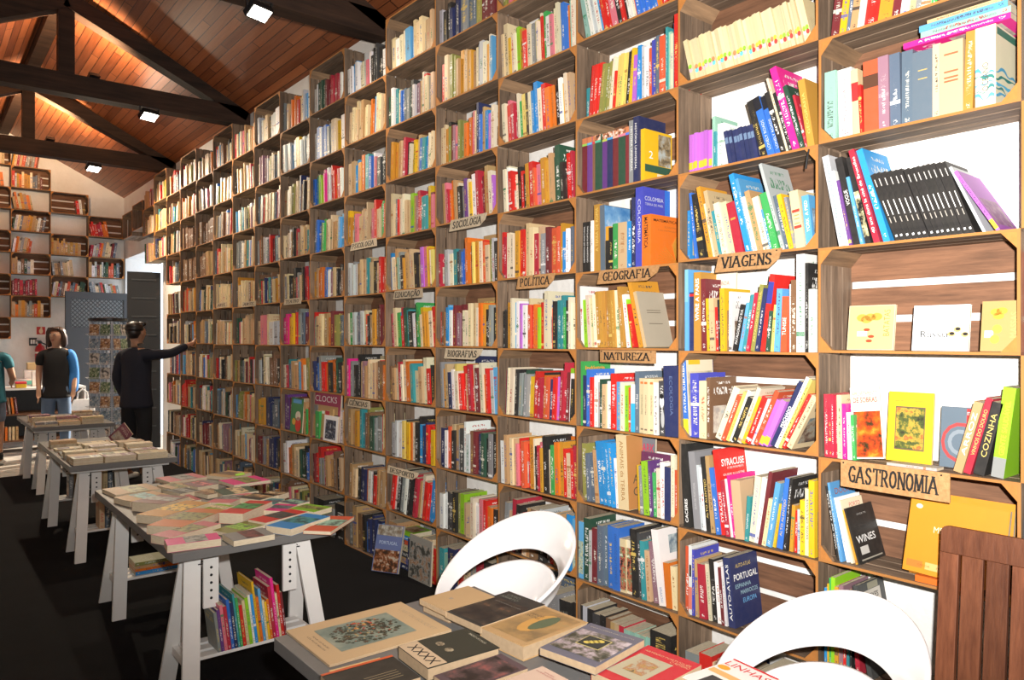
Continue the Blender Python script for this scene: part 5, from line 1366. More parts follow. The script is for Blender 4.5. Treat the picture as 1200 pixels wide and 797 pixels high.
# ---- middle table, colourful paperbacks
G2 = 'paperbacks on the middle table'
B2 = [((191, 632), (255, 624), (262, 631), .035, .034, 'magenta', 'grey', 'at the near left corner'), ((259, 626), (308, 618), (323, 626), .028, .027, 'grey', 'maroon', 'second along the near edge'), ((310, 616), (359, 601), (376, 609), .036, .035, 'azure', 'teal', 'with two dark figures, near edge'),
      ((354, 622), (385, 604), (407, 611), .018, .017, 'coral', 'mint', 'at the near right corner'), ((289, 609), (341, 596), (353, 602), .030, .029, 'red', 'charcoal', 'with a dark oval picture'), ((246, 621), (290, 610), (300, 618), .018, .017, 'olive', 'lime', 'thin one between red and grey covers'),
      ((255, 601), (293, 586), (302, 595), .058, .056, 'red', 'green', 'thick with white page edge'), ((306, 598), (325, 590), (337, 597), .028, .027, 'magenta', 'slate', 'behind the oval picture one'), ((338, 596), (360, 590), (373, 599), .028, .027, 'lime', 'olive', 'by the right edge'),
      ((326, 588), (344, 584), (353, 590), .026, .025, 'slate', 'mint', 'behind the lime one'), ((300, 591), (314, 584), (326, 589), .026, .025, 'teal', 'slate', 'small one behind the thick red'), ((240, 589), (269, 577), (279, 586), .030, .029, 'pink', 'grey', 'in the middle of the table'),
      ((158, 603), (219, 586), (230, 594), .046, .044, 'gold', 'yellow', 'large yellow at the left edge'), ((170, 616), (228, 595), (246, 605), .046, .044, 'orange', 'olive', 'next to the large yellow'), ((175, 627), (239, 610), (247, 617), .040, .039, 'pink', 'olive', 'third from the near left corner'),
      ((153, 588), (188, 579), (194, 590), .055, .053, 'maroon', 'grey', 'thick one by the left edge'), ((132, 583), (180, 575), (187, 582), .034, .033, 'ochre', 'teal', 'with teal spine by the left edge'), ((118, 573), (172, 566), (182, 574), .024, .023, 'tan', 'olive', 'long tan one at the far left'),
      ((181, 560), (226, 554), (242, 559), .045, .018, 'pink', 'grey', 'wide pink at the far edge'), ((183, 569), (209, 565), (215, 571), .034, .033, 'beige', 'olive', 'small beige behind the black'), ((190, 574), (214, 570), (222, 577), .030, .029, 'black', 'grey', 'black in the far half'),
      ((213, 567), (238, 563), (245, 569), .038, .037, 'mauve', 'pink', 'dusky pink in the far half'), ((193, 583), (222, 579), (232, 586), .030, .029, 'crimson', 'beige', 'crimson behind the large yellow'), ((224, 576), (247, 572), (256, 578), .026, .025, 'brown', 'tan', 'brown in the centre'),
      ((255, 563), (299, 557), (307, 564), .044, .020, 'magenta', 'olive', 'with bright pink page edge'), ((249, 574), (291, 569), (315, 574), .034, .032, 'pine', 'cream', 'striped with cream border'), ((276, 583), (299, 577), (309, 585), .034, .033, 'black', 'tan', 'with white page edge, right half'),
      ((305, 579), (318, 575), (329, 580), .034, .033, 'brown', 'cream', 'dark with cream page edge, right edge'), ((240, 557), (268, 551), (285, 556), .024, .023, 'tan', 'brown', 'brown one at the far right'), ((232, 596), (256, 590), (262, 596), .024, .022, 'lime', 'cream', 'pale green between orange and red')]
for (p0, p1, p2, top, th, c1, c2, word) in B2:
    f = flat_px(p0, p1, p2, TT + top, th if top < th + .01 else top - .0015 if False else th, c1, '%s and %s paperback %s, middle table' % (cname(c1), cname(c2), word) if cname(c1).split()[-1] not in word else '%s paperback %s, middle table' % (cname(c1) + '-covered', word), ink=PAL[c2], group=G2, hard=False)
    bk, L, Wd, th2 = f
    flat_rect(f, picture_mat('paperback_%s' % c2, [(.42, tuple(x * .25 for x in PAL[c2])), (.50, PAL[c2]), (.66, tuple(min(1, x * 1.25 + .03) for x in PAL[c2]))], 24), .5, .55, .97, .42)
    if top - th > .012:
        under = flat_px(p0, p1, p2, TT + top - th - .001, top - th - .002, 'cream', 'pale paperback hidden under the %s one %s' % (cname(c1), word), group=G2, hard=False)
# bright green sticky note
sn = on_z(281, 556, TT + .05)
tag(MB().add([(-.03, -.02, 0), (.03, -.02, .004), (.028, .02, .012), (-.028, .02, .006), (-.03, -.02, .001), (.03, -.02, .005), (.028, .02, .013), (-.028, .02, .007)], [(0, 1, 2, 3), (7, 6, 5, 4), (0, 4, 5, 1), (1, 5, 6, 2), (2, 6, 7, 3), (3, 7, 4, 0)]).build('sticky_note', plain('neon_green', (.35, .8, .02))), 'neon green paper tag on the middle table books', 'tag').location = (sn.x, sn.y, TT + .045)

# ---- pale stacks on the third and farthest tables
def stacks(tb, rows, seed, group, word, single, cols=('cream', 'ivory', 'beige', 'cream', 'tan', 'grey', 'mauve', 'white')):
    rng = random.Random(seed); n = 0
    for ri, (y, items) in enumerate(rows):
        x = tb[0] + .03
        for ii, (wd, cnt) in enumerate(items):
            z = TT + .0005
            for q in range(cnt):
                th = rng.uniform(.018, .030); c = rng.choice(cols)
                lab = 'pale %s paperback, %s from left, layer %s, %s row on %s' % (cname(c), ORD[ii], ('one', 'two', 'three', 'four')[q], ORD[ri], word)
                dp = rng.uniform(.13, .15)
                MM = Matrix.Translation((x + wd / 2, y, z)) @ Matrix.Rotation(R(rng.uniform(-3, 3)), 4, 'Z') @ Matrix.Translation((-wd / 2, 0, 0)) @ Matrix(((0, 0, 1, 0), (1, 0, 0, 0), (0, -1, 0, 0), (0, 0, 0, 1)))
                # spine up front would hide the paper edge: show the fore edge to the aisle
                if rng.random() < .75: MM = MM @ Matrix(((-1, 0, 0, .14), (0, -1, 0, -th), (0, 0, 1, 0), (0, 0, 0, 1)))
                if ri < single:
                    b = make_book(c, th, wd, dp, lab, side=-1, group=group, hard=False); b.matrix_world = MM
                else: stuff_book(c, th, wd, dp, MM, -1, rng)
                z += th + .0006; n += 1
            x += wd + .012
stacks(T3, [(6.43, [(.20, 2), (.22, 2), (.22, 2)]), (6.62, [(.21, 2), (.20, 2), (.20, 2)]), (6.82, [(.21, 2), (.21, 2), (.20, 3)]), (7.05, [(.21, 1), (.20, 2), (.20, 3)]), (7.3, [(.2, 1), (.21, 2), (.2, 2)]), (7.6, [(.2, 2), (.22, 1), (.2, 1)])], 11, 'pale stacks on the third table', 'the third table', 3)
stacks(T1, [(9.54, [(.21, 2), (.21, 2), (.22, 3)]), (9.78, [(.22, 3), (.20, 3), (.21, 2)]), (10.1, [(.21, 3), (.21, 3), (.2, 4)])], 12, 'pale stacks on the farthest table', 'the farthest table', 1, ('beige', 'tan', 'grey', 'cream', 'mauve'))
lb = make_book('maroon', .012, .21, .14, 'maroon booklet propped upright on the third table', ink=(.6, .5, .45), rgb=(.2, .06, .09))
p = on_z(128, 512, TT + .06)
lb.matrix_world = Matrix.Translation((p.x, p.y, TT + .062)) @ Matrix.Rotation(R(-50), 4, 'Z') @ Matrix.Rotation(R(50), 4, 'Y')

# ---- children's books and low piles on the trestle shelves
KID = [('grey', .19), ('purple', .20), ('pink', .22), ('crimson', .21), ('blue', .24), ('navy', .22), ('teal', .26), ('green', .24), ('red', .20), ('cream', .22), ('lime', .23), ('white', .24), ('azure', .24), ('yellow', .30), ('orange', .22), ('sky', .26), ('cream', .20), ('yellow', .19), ('orange', .20), ('crimson', .26), ('magenta', .30), ('cream', .22), ('red', .26), ('maroon', .22)]
x = T2[0] + .215
rng = random.Random(5)
for i, (c, h) in enumerate(KID):
    th = rng.uniform(.009, .0155)
    b = make_book(c, th, h, min(.2, h * .8), '%s children book, %s from left on the low trestle shelf' % (cname(c), ORD[i]), side=-1, group="children's books on the trestle shelf")
    b.matrix_world = Matrix.Translation((x, T2[2] + .055, .2205)) @ Matrix.Rotation(R(90), 4, 'Z') @ Matrix.Rotation(R(-7), 4, 'X')
    x += th / math.cos(R(7)) + .0012
for i, (c, th) in enumerate((('azure', .02), ('orange', .014), ('tan', .018), ('olive', .02), ('brown', .02), ('cream', .022), ('coral', .02), ('slate', .014))):
    k = i // 4
    b = make_book(c, th, .25, .18, '%s volume, %s up in the %s pile on the rear trestle shelf' % (cname(c), ORD[i % 4], ('aisle-side', 'wall-side')[k]), side=-1, group='low piles on the rear trestle shelf')
    z = .2205 + sum((.02, .014, .018, .02, .02, .022, .02, .014)[k * 4:i]) + .0006 * (i % 4)
    b.matrix_world = Matrix.Translation((T2[0] + (.18, .44)[k], T2[3] - .26 + .004 * i, z)) @ Matrix(((0, 0, 1, 0), (1, 0, 0, 0), (0, -1, 0, 0), (0, 0, 0, 1)))
for k in range(2):
    for i in range(9):
        c = ('beige', 'grey', 'slate', 'tan', 'charcoal')[(i * 2 + k) % 5]
        th = .036
        stuff_book(c, th, .22, .15, Matrix.Translation((T3[0] + .21 + i * .040, (T3[2] + .06, T3[3] - .27)[k], .2205)) @ Matrix.Rotation(R(90), 4, 'Z'), -1, rng)

# ------------------------------------------------------------------ white moulded chairs
def white_chair(loc, rz, label):
    e = empty('shell_chair', loc, rz); e.scale = (1, 1, .875)
    tag(e, label, 'chair', 'white moulded shell chairs')
    def b_of(ph): return (1 + math.cos(ph)) / 2
    def zr(ph): return .47 + .21 * b_of(ph) ** 1.2
    def rr(ph): return .245 + .015 * math.sin(ph) ** 2
    mb = MB(); N, K = 40, 9
    for k in range(K):
        s = k / (K - 1)
        for i in range(N):
            ph = 2 * math.pi * i / N
            b = b_of(ph); q = max(s, .02) ** .8
            r = rr(ph) * q
            mb.v.append((r * math.sin(ph), r * math.cos(ph) + .045 * b * s ** 2 - .01, .445 + (zr(ph) - .445) * s ** 2.6))
    for k in range(K - 1):
        mb.f += [(k * N + i, k * N + (i + 1) % N, (k + 1) * N + (i + 1) % N, (k + 1) * N + i) for i in range(N)]
    mb.f.append(tuple(range(N)))
    o = mb.build('seat_shell', 'white_plastic', e, smooth=True)
    m = o.modifiers.new('thick', 'SOLIDIFY'); m.thickness = .014; m.offset = 0
    m = o.modifiers.new('sub', 'SUBSURF'); m.levels = 1; m.render_levels = 1
    mb = MB(); N = 44; K = 7; A = R(142)
    for i in range(N + 1):
        ph = -A + 2 * A * i / N
        b = b_of(ph)
        zl = zr(ph) + .050 * b ** .8 - .03 * (1 - b) ** 2
        wdt = .060 + .150 * b ** 1.1
        for k in range(K):
            t = k / (K - 1)
            r = rr(ph) + .012 + .055 * t * (.5 + .5 * b) - .02 * math.sin(t * math.pi) * b
            z = zl + wdt * t * (.93 + .07 * (1 - t))
            mb.v.append((r * math.sin(ph), r * math.cos(ph) + .055 * b + .05 * b * t - .01, z))
    W = K
    mb.f += [(i * W + k, (i + 1) * W + k, (i + 1) * W + k + 1, i * W + k + 1) for i in range(N) for k in range(K - 1)]
    o = mb.build('backrest_band', 'white_plastic', e, smooth=True)
    m = o.modifiers.new('thick', 'SOLIDIFY'); m.thickness = .020; m.offset = 0
    m = o.modifiers.new('bev', 'BEVEL'); m.width = .007; m.segments = 2; m.limit_method = 'ANGLE'
    m = o.modifiers.new('sub', 'SUBSURF'); m.levels = 1; m.render_levels = 1
    MB().lathe([(.045, .38), (.04, .40), (.09, .425), (.10, .438)], 20).build('seat_mount', 'chrome', e, smooth=True)
    MB().lathe([(.028, .03), (.028, .38)], 20).build('column', 'chrome', e, smooth=True)
    MB().lathe([(.21, .007), (.212, .012), (.16, .022), (.05, .034), (.03, .045)], 32).build('base_plate', 'chrome', e, smooth=True)
    return e
white_chair((2.12, 2.72, 0), R(-78), 'white moulded shell chair tucked behind the foreground table, middle of the photo')
white_chair((2.15, 1.22, 0), R(-92), 'white moulded shell chair in front of the cookery crates')

# ------------------------------------------------------------------ brown slatted chair
def brown_chair():
    e = empty('slatted_chair', (2.50, 0.77, 0), 0)
    tag(e, 'folded brown wooden chair with slatted back before the cookery shelves', 'chair')
    Hb, Wb = 1.075, .47
    tilt = R(6)
    M = Matrix.Translation((.06, 0, .42)) @ Matrix.Rotation(tilt, 4, 'Y')   # local: x thickness, y width, z up the back
    h = (Hb - .42) / math.cos(tilt); hw = Wb / 2; tk = .011
    pr = lambda P: [(p[0], p[1]) for p in P]
    # top rail with rounded corners, profile in (y, z)
    c = .022
    arc = lambda cy, cz, a0, a1: [(cy + c * math.cos(R(a0 + (a1 - a0) * i / 5)), cz + c * math.sin(R(a0 + (a1 - a0) * i / 5))) for i in range(6)]
    P = [(-hw, h - .085), (hw, h - .085)] + arc(hw - c, h - c, 0, 90) + arc(-hw + c, h - c, 90, 180)
    MX = M @ Matrix(((0, 0, 1, 0), (1, 0, 0, 0), (0, 1, 0, 0), (0, 0, 0, 1)))
    MB().prism(P, -tk, tk, MX).build('top_rail', 'brown_chair_wood', e, bevel=.002)
    MB().box(-tk, tk, -hw, hw, .02, .08, M).build('bottom_rail', 'brown_chair_wood', e, bevel=.002)
    for s in (-1, 1):
        MB().box(-tk, tk, s * hw if s < 0 else hw - .056, s * hw + .056 if s < 0 else hw, .0805, h - .0855, M).build('stile', 'brown_chair_wood', e, bevel=.002)
    n = 5; inner = Wb - .112; g = .009; sw = (inner - g * (n + 1)) / n
    for i in range(n):
        y0 = -hw + .056 + g + i * (sw + g)
        MB().box(-tk * .8, tk * .8, y0, y0 + sw, .0805, h - .0855, M).build('back_slat', 'brown_chair_wood', e, bevel=.0015)
    for s in (-1, 1):
        MB().bar((.062, s * (hw - .045), .47), (.0, s * (hw - .045), .0), .026, .042, (0, 1, 0)).build('rear_leg', 'brown_chair_wood', e, bevel=.002)
        MB().bar((.030, s * (hw - .085), .60), (-.085, s * (hw - .085), .0), .026, .042, (0, 1, 0)).build('front_leg', 'brown_chair_wood', e, bevel=.002)
    SM = Matrix.Translation((-.072, 0, .06)) @ Matrix.Rotation(R(9), 4, 'Y')
    for i in range(6):
        MB().box(-.009, .009, -hw + .02, hw - .02, .068 * i, .068 * i + .058, SM).build('seat_slat', 'brown_chair_wood', e, bevel=.002)
brown_chair()

# ------------------------------------------------------------------ people
plain('skin_tone', (.52, .30, .20), .55, var=.06)
plain('skin_tan', (.40, .21, .13), .55, var=.06)
plain('hair_dark', (.012, .009, .008), .45, var=.3, scale=80)
plain('hair_brown', (.045, .022, .014), .4, var=.3, scale=80)
plain('cloth_black', (.010, .010, .012), .9)
plain('cloth_blue', (.04, .22, .62), .85)
plain('cloth_navy', (.010, .011, .022), .9)
plain('denim', (.14, .22, .36), .9)
plain('cloth_teal', (.02, .14, .19), .85)
plain('short_grey', (.12, .15, .21), .9)
plain('shoe_white', (.6, .56, .5), .7)
plain('sock_black', (.01, .01, .01), .9)
plain('eye_white', (.7, .68, .65), .3)
plain('lip', (.35, .10, .09), .5)
def skin(name, V, E, mat, parent, sub=2, root=0):
    me = bpy.data.meshes.new(name + '_cage')
    me.from_pydata([v[0] for v in V], E, [])
    o = bpy.data.objects.new(name + '_cage', me); COL.objects.link(o)
    m = o.modifiers.new('skin', 'SKIN'); m.use_smooth_shade = True
    sv = me.skin_vertices[0].data
    for i, v in enumerate(V):
        r = v[1] if isinstance(v[1], tuple) else (v[1], v[1])
        sv[i].radius = r; sv[i].use_root = (i == root)
    s = o.modifiers.new('sub', 'SUBSURF'); s.levels = sub; s.render_levels = sub
    bpy.context.view_layer.update()
    out = bpy.data.meshes.new_from_object(o.evaluated_get(bpy.context.evaluated_depsgraph_get()))
    out.name = name
    bpy.data.objects.remove(o); bpy.data.meshes.remove(me)
    out.materials.clear(); out.materials.append(MAT[mat])
    for p in out.polygons: p.use_smooth = True
    if parent is None: return out
    return link(name, out, parent)
def ellipsoid(c, r, n=14, k=9, zmin=-1.0):
    mb = MB()
    prof = [(math.cos(a), math.sin(a)) for a in [math.asin(max(zmin, -1)) + (math.pi / 2 - math.asin(max(zmin, -1))) * i / k for i in range(k + 1)]]
    for (q, z) in prof: mb.v += [(c[0] + r[0] * max(q, .01) * math.cos(2 * math.pi * i / n), c[1] + r[1] * max(q, .01) * math.sin(2 * math.pi * i / n), c[2] + r[2] * z) for i in range(n)]
    mb.f += [(j * n + i, j * n + (i + 1) % n, (j + 1) * n + (i + 1) % n, (j + 1) * n + i) for j in range(k) for i in range(n)]
    mb.f += [tuple(range(n - 1, -1, -1)), tuple(k * n + i for i in range(n))]
    return mb
def hand_verts(wr, d, side, base, curl=.3):
    """palm and five fingers continuing from wrist wr in direction d; returns verts, edges (indices from base, first attaches to the wrist index passed by the caller)"""
    d = Vector(d).normalized(); sd = Vector(side).normalized(); nm = d.cross(sd).normalized()
    V = [(tuple(wr + d * .045), (.030, .014)), (tuple(wr + d * .085), (.036, .013))]
    E = [(base, base + 1)]
    n = base + 2
    for q, (off, ln) in enumerate(((-.030, .066), (-.010, .076), (.010, .072), (.028, .058))):
        a = wr + d * .095 + sd * off
        p1 = a + d * ln * .5 + nm * ln * .15 * curl; p2 = a + d * ln * .9 + nm * ln * .6 * curl
        V += [(tuple(a), .009), (tuple(p1), .0085), (tuple(p2), .007)]
        E += [(base + 1, n), (n, n + 1), (n + 1, n + 2)]; n += 3
    a = wr + d * .04 - sd * .032
    V += [(tuple(a), .010), (tuple(a + d * .03 - sd * .022), .009), (tuple(a + d * .055 - sd * .026 + nm * .01), .0075)]
    E += [(base, n), (n, n + 1), (n + 1, n + 2)]
    return V, E
def person(loc, rz, H, label, arms, skin_m, hair, top, top_r, bottom, shorts=False, sleeve='short', head_turn=0.0, feet=True, top2=None):
    s = H / 1.72
    e = empty('person', loc, rz); e.scale = (s, s, s)
    tag(e, label, 'person')
    V = [((0, .0, .94), (.150, .105)), ((0, .005, 1.08), (.125, .092)), ((0, .0, 1.25), (.150, .105)), ((0, .01, 1.39), (.125, .085)), ((0, .012, 1.465), (.058, .056)), ((0, .005, 1.525), (.052, .052)), ((0, -.005, 1.572), (.074, .088)), ((0, -.004, 1.640), (.094, .116)), ((0, .004, 1.705), (.074, .094))]
    E = [(i, i + 1) for i in range(8)]
    n = len(V); arm_i = {}
    hands = []
    for sx in (-1, 1):
        sh, el, wr = arms[0 if sx < 0 else 1]
        V += [((sx * .115, .01, 1.405), (.065, .06)), (sh, .052), (el, .040), (wr, .028)]
        E += [(3, n), (n, n + 1), (n + 1, n + 2), (n + 2, n + 3)]
        arm_i[sx] = n
        d = Vector(wr) - Vector(el)
        hv, he = hand_verts(Vector(wr), d, Vector((0, -1, 0)) if abs(d.normalized().y) < .7 else Vector((0, 0, 1)), n + 4)
        V += hv; E += [(n + 3, n + 4)] + he
        n = len(V)
    for sx in (-1, 1):
        V += [((sx * .085, 0, .88), (.088, .095)), ((sx * .10, -.005, .50), .060), ((sx * .10, .02, .10), .040), ((sx * .105, -.05, .045), (.038, .032)), ((sx * .11, -.14, .032), (.036, .024))]
        E += [(0, n), (n, n + 1), (n + 1, n + 2), (n + 2, n + 3), (n + 3, n + 4)]
        n += 5
    me = skin('body', V, E, skin_m, None)
    bm = bmesh.new(); bm.from_mesh(me)
    body = link('body', me, e)
    bm.free()
    hd = empty('head_turn', (0, 0, 0)); bpy.data.objects.remove(hd)
    Rm = Matrix.Translation((0, .0, 0)) @ Matrix.Rotation(head_turn, 4, 'Z')
    def feat(name, mb, mat, smooth=True):
        o = mb.build(name, mat, e, smooth=smooth); o.data.transform(Rm); return o
    nose = MB().add([(-.015, -.098, 1.606), (.015, -.098, 1.606), (0, -.134, 1.606), (0, -.106, 1.655), (0, -.095, 1.594)], [(0, 2, 3), (2, 1, 3), (0, 4, 2), (4, 1, 2)])
    feat('nose', nose, skin_m)
    for sx in (-1, 1):
        feat('eye', ellipsoid((sx * .032, -.101, 1.648), (.014, .012, .008), 10, 6), 'eye_white')
        feat('pupil', ellipsoid((sx * .032, -.112, 1.648), (.007, .003, .007), 8, 5), 'hair_dark')
        feat('eyebrow', MB().box(sx * .032 - .018, sx * .032 + .018, -.114, -.098, 1.664, 1.670), 'hair_dark', False)
        feat('ear', ellipsoid((sx * .079, .008, 1.633), (.010, .020, .030), 10, 6), skin_m)
    feat('mouth', ellipsoid((0, -.092, 1.576), (.024, .012, .008), 10, 6), 'lip')
    # hair
    hm, style = hair
    hb = ellipsoid((0, .042, 1.680), (.094, .100, .082), 18, 8, -.30)
    if style == 'bob':
        for sx in (-1, 1):
            hb.tube([(sx * .060, -.045, 1.738), (sx * .090, -.020, 1.68), (sx * .100, .0, 1.60), (sx * .098, .005, 1.52), (sx * .088, .01, 1.485)], [.022, .032, .036, .036, .024], 10)
        hb.tube([(0, .07, 1.70), (0, .085, 1.62), (0, .085, 1.53), (0, .07, 1.49)], [.07, .090, .095, .07], 12)
        hb.tube([(-.065, -.066, 1.728), (0, -.084, 1.732), (.065, -.066, 1.728)], [.016, .020, .016], 8)
    else:
        hb.tube([(-.06, -.058, 1.728), (0, -.076, 1.736), (.06, -.058, 1.728)], [.020, .025, .020], 8)
        hb.tube([(0, .05, 1.70), (0, .062, 1.63), (0, .055, 1.575)], [.070, .078, .050], 14)
    feat('hair', hb, hm)
    # clothes
    g = .016
    TV = [((0, .0, .80), (.172 + top_r, .130 + top_r)), ((0, .005, .98), (.145 + top_r, .108 + top_r)), ((0, .0, 1.25), (.160 + g, .113 + g)), ((0, .01, 1.39), (.135 + g, .092 + g)), ((0, .012, 1.452), (.092, .080)), ((0, .0, .815), (.172 + top_r, .130 + top_r)), ((0, .012, 1.472), (.078, .072))]
    TE = [(0, 5), (5, 1), (1, 2), (2, 3), (3, 4), (4, 6)]
    n = 7
    for sx in (-1, 1):
        sh, el, wr = (Vector(p) for p in arms[0 if sx < 0 else 1])
        pts = [(sx * .115, .01, 1.405), tuple(sh), tuple(sh.lerp(el, .6))] if sleeve == 'short' else [(sx * .115, .01, 1.405), tuple(sh), tuple(el), tuple(el.lerp(wr, .92))]
        rad = [(.082, .076), .070, .060] if sleeve == 'short' else [(.082, .076), .068, .054, .044]
        TV += list(zip(pts, rad)); TE += [(3, n)] + [(n + i, n + i + 1) for i in range(len(pts) - 1)]
        n += len(pts)
    skin('shirt', TV, TE, top, e)
    PV = [((0, 0, 1.06), (.140, .105)), ((0, 0, .90), (.160, .118))]
    PE = [(0, 1)]; n = 2
    for sx in (-1, 1):
        pts = [((sx * .085, 0, .86), (.100, .105)), ((sx * .10, -.005, .52), .078)] + ([] if shorts else [((sx * .10, .02, .12), .060)])
        PV += pts; PE += [(1, n)] + [(n + i, n + i + 1) for i in range(len(pts) - 1)]; n += len(pts)
    skin('shorts' if shorts else 'trousers', PV, PE, bottom, e)
    for sx in (-1, 1):
        SV = [((sx * .10, .035, .055), (.046, .044)), ((sx * .105, -.05, .045), (.048, .038)), ((sx * .11, -.15, .036), (.044, .030))]
        skin('shoe', SV, [(0, 1), (1, 2)], 'shoe_white', e)
        if shorts: MB().tube([(sx * .10, .022, .08), (sx * .10, .02, .17)], [.050, .047], 12).build('sock', 'sock_black', e, smooth=True)
    if top2:
        nm, mt, VV, EE = top2
        skin(nm, VV, EE, mt, e)
    return e
DOWN = lambda sx: ((sx * .175, .01, 1.385), (sx * .205, .03, 1.12), (sx * .195, -.05, .90))
ww = on_y(66, 400, 12.3)
sleeve_v = [((.10, .01, 1.42), (.080, .080)), ((.175, .01, 1.385), .074), ((.205, .03, 1.14), .066), ((.195, .02, .98), .075), ((.16, .03, .86), (.08, .09))]
person((ww.x, 12.3, 0), R(-14), 1.83, 'dark-haired woman in a black and blue top standing behind the farthest table', (DOWN(-1), ((.175, .01, 1.385), (.215, .02, 1.12), (.205, -.07, .90))), 'skin_tone', ('hair_brown', 'bob'), 'cloth_black', .02, 'denim', sleeve='short', head_turn=R(-22),
       top2=('blue_side', 'cloth_blue', sleeve_v, [(0, 1), (1, 2), (2, 3), (3, 4)]))
mp = on_y(160, 395, 9.75)
person((mp.x, 9.75, 0), R(128), 1.86, 'man in dark hoodie reaching to the far crates', (((-.185, .01, 1.39), (-.30, -.18, 1.40), (-.36, -.40, 1.50)), ((.185, .01, 1.385), (.235, .03, 1.12), (.225, -.08, .90))), 'skin_tan', ('hair_dark', 'short'), 'cloth_navy', .03, 'cloth_black', sleeve='long', head_turn=R(8))
lp = on_y(-12, 400, 12.05)
person((lp.x, 12.05, 0), R(165), 1.80, 'person in teal shirt and grey shorts at the frame edge', (((-.185, .01, 1.385), (-.25, .02, 1.12), (-.20, -.20, 1.06)), ((.185, .01, 1.385), (.25, .02, 1.12), (.20, -.20, 1.06))), 'skin_tan', ('hair_dark', 'short'), 'cloth_teal', .03, 'short_grey', shorts=True, sleeve='short')

# ------------------------------------------------------------------ back wall: smaller crates with books
BW, BH, BZ0 = .565, .36, 2.06
YBF = YB - CD * .85
rngb = random.Random(77)
WARM = ['cream', 'beige', 'tan', 'orange', 'gold', 'maroon', 'red', 'crimson', 'white', 'silver', 'grey', 'brown', 'slate', 'pine', 'ivory', 'cream', 'coral']
colsb = {0: range(0, 5), 1: range(1, 6), 2: range(0, 8), 3: range(-1, 9)}
names = {0: 'beside the doorway', 1: 'second column from the doorway', 2: 'third column from the doorway', 3: 'at the frame edge'}
for c, ks in colsb.items():
    for k in ks:
        xr = 2.98 - BW * c; z0 = BZ0 + BH * k
        cr = (c + k) % 2 == 0
        if c == 3 and k > 7: continue
        if cr:
            e = crate((xr - BW / 2, YBF, z0), R(90), 'small slatted crate on the back wall %s, row %s' % (names[c], ORD[k + 1]), 'crates on the back wall')
            e.scale = (.85, BW / CW, BH / CH)
        if (c, k) == (1, 4): continue
        x = xr - BW + .014
        n = rngb.randint(7, 13)
        pal = [rngb.choice(WARM) for _ in range(n)]
        if (c, k) == (0, 4): pal = ['red'] * 3 + ['crimson'] * 2 + ['orange'] * 2
        if (c, k) == (1, 3): pal = ['ochre', 'tan'] * 6
        if (c, k) == (2, 1): pal = ['maroon', 'crimson'] * 5
        if (c, k) == (2, 5): pal = ['tan', 'orange', 'cream', 'gold', 'tan', 'orange', 'beige']
        ln = rngb.choice([0, 6, 10, -8])
        if (c, k) == (1, 5): x += .36; pal = pal[:4]
        if ln > 0: x += .2 * math.sin(R(ln))
        for cc in pal:
            th = rngb.uniform(.025, .05); h = BH * rngb.uniform(.55, .78)
            if x + th + (.2 * math.sin(R(-ln)) if ln < 0 else 0) > xr - .016: break
            M = Matrix.Translation((x, YBF + .03, z0 + .010)) @ Matrix.Rotation(R(90), 4, 'Z') @ Matrix.Rotation(R(-ln), 4, 'X')
            stuff_book(cc, th * .98, h, .16, M, -1, rngb)
            x += th / math.cos(R(ln))
for (j, z) in ((17, 3.42), (18.05, 3.36)):
    crate((XFR, cell_y(j) + CW / 2, z), 0, 'slatted crate hung over the doorway, %s' % ('nearer one' if j == 17 else 'the one by the corner'), 'crates over the doorway')

# doorway leaves and what stands along the back wall
plain('door_black', (.012, .012, .013), .55)
plain('door_grey', (.045, .047, .05), .6)
d = struct(MB().box(-.035, .0, -.0, .46, .02, 2.72).build('door_1', 'door_black'))
d.location = (XW - .02, 12.36, 0); d.rotation_euler = (0, 0, R(80))
for k in range(9):
    MB().box(-.045, -.035, .06, .40, .35 + .28 * k, .37 + .28 * k).build('louvre', 'door_grey', d)
d2 = struct(MB().box(-.5, -.42, -.02, .02, .02, 2.5).box(.42, .5, -.02, .02, .02, 2.5).box(-.42, .42, -.02, .02, 2.38, 2.5).box(-.42, .42, -.02, .02, .02, 1.9).build('door_2', 'door_grey'))
d2.location = (2.50, 14.45, 0); d2.rotation_euler = (0, 0, R(8))
lat = MB()
for q in range(-8, 22):
    for sg in (-1, 1):
        a = Vector((-.42 + .07 * q, -.004 * sg, 1.9)); b_ = a + Vector((.48 * sg, 0, .48))
        x0, x1 = a.x, b_.x
        def clipx(p, q_, lim):
            t = (lim - p.x) / (q_.x - p.x); return p.lerp(q_, t)
        lo, hi = -.42, .42
        if sg > 0:
            if x1 < lo or x0 > hi: continue
            if x0 < lo: a = clipx(a, b_, lo)
            if x1 > hi: b_ = clipx(a, b_, hi)
        else:
            if x0 < lo or x1 > hi: continue
            if x0 > hi: a = clipx(a, b_, hi)
            if x1 < lo: b_ = clipx(a, b_, lo)
        lat.bar(a, b_, .012, .006, (0, 1, 0))
lt = lat.build('lattice', 'door_grey', d2); lt['kind'] = 'stuff'
fp = MB().box(-.42, .42, .012, .016, 1.9, 2.38).build('pane', plain('frosted_pane', (.22, .24, .24), .4), d2)

def at_back(px, py, Y=YB - .01): return on_y(px, py, Y)
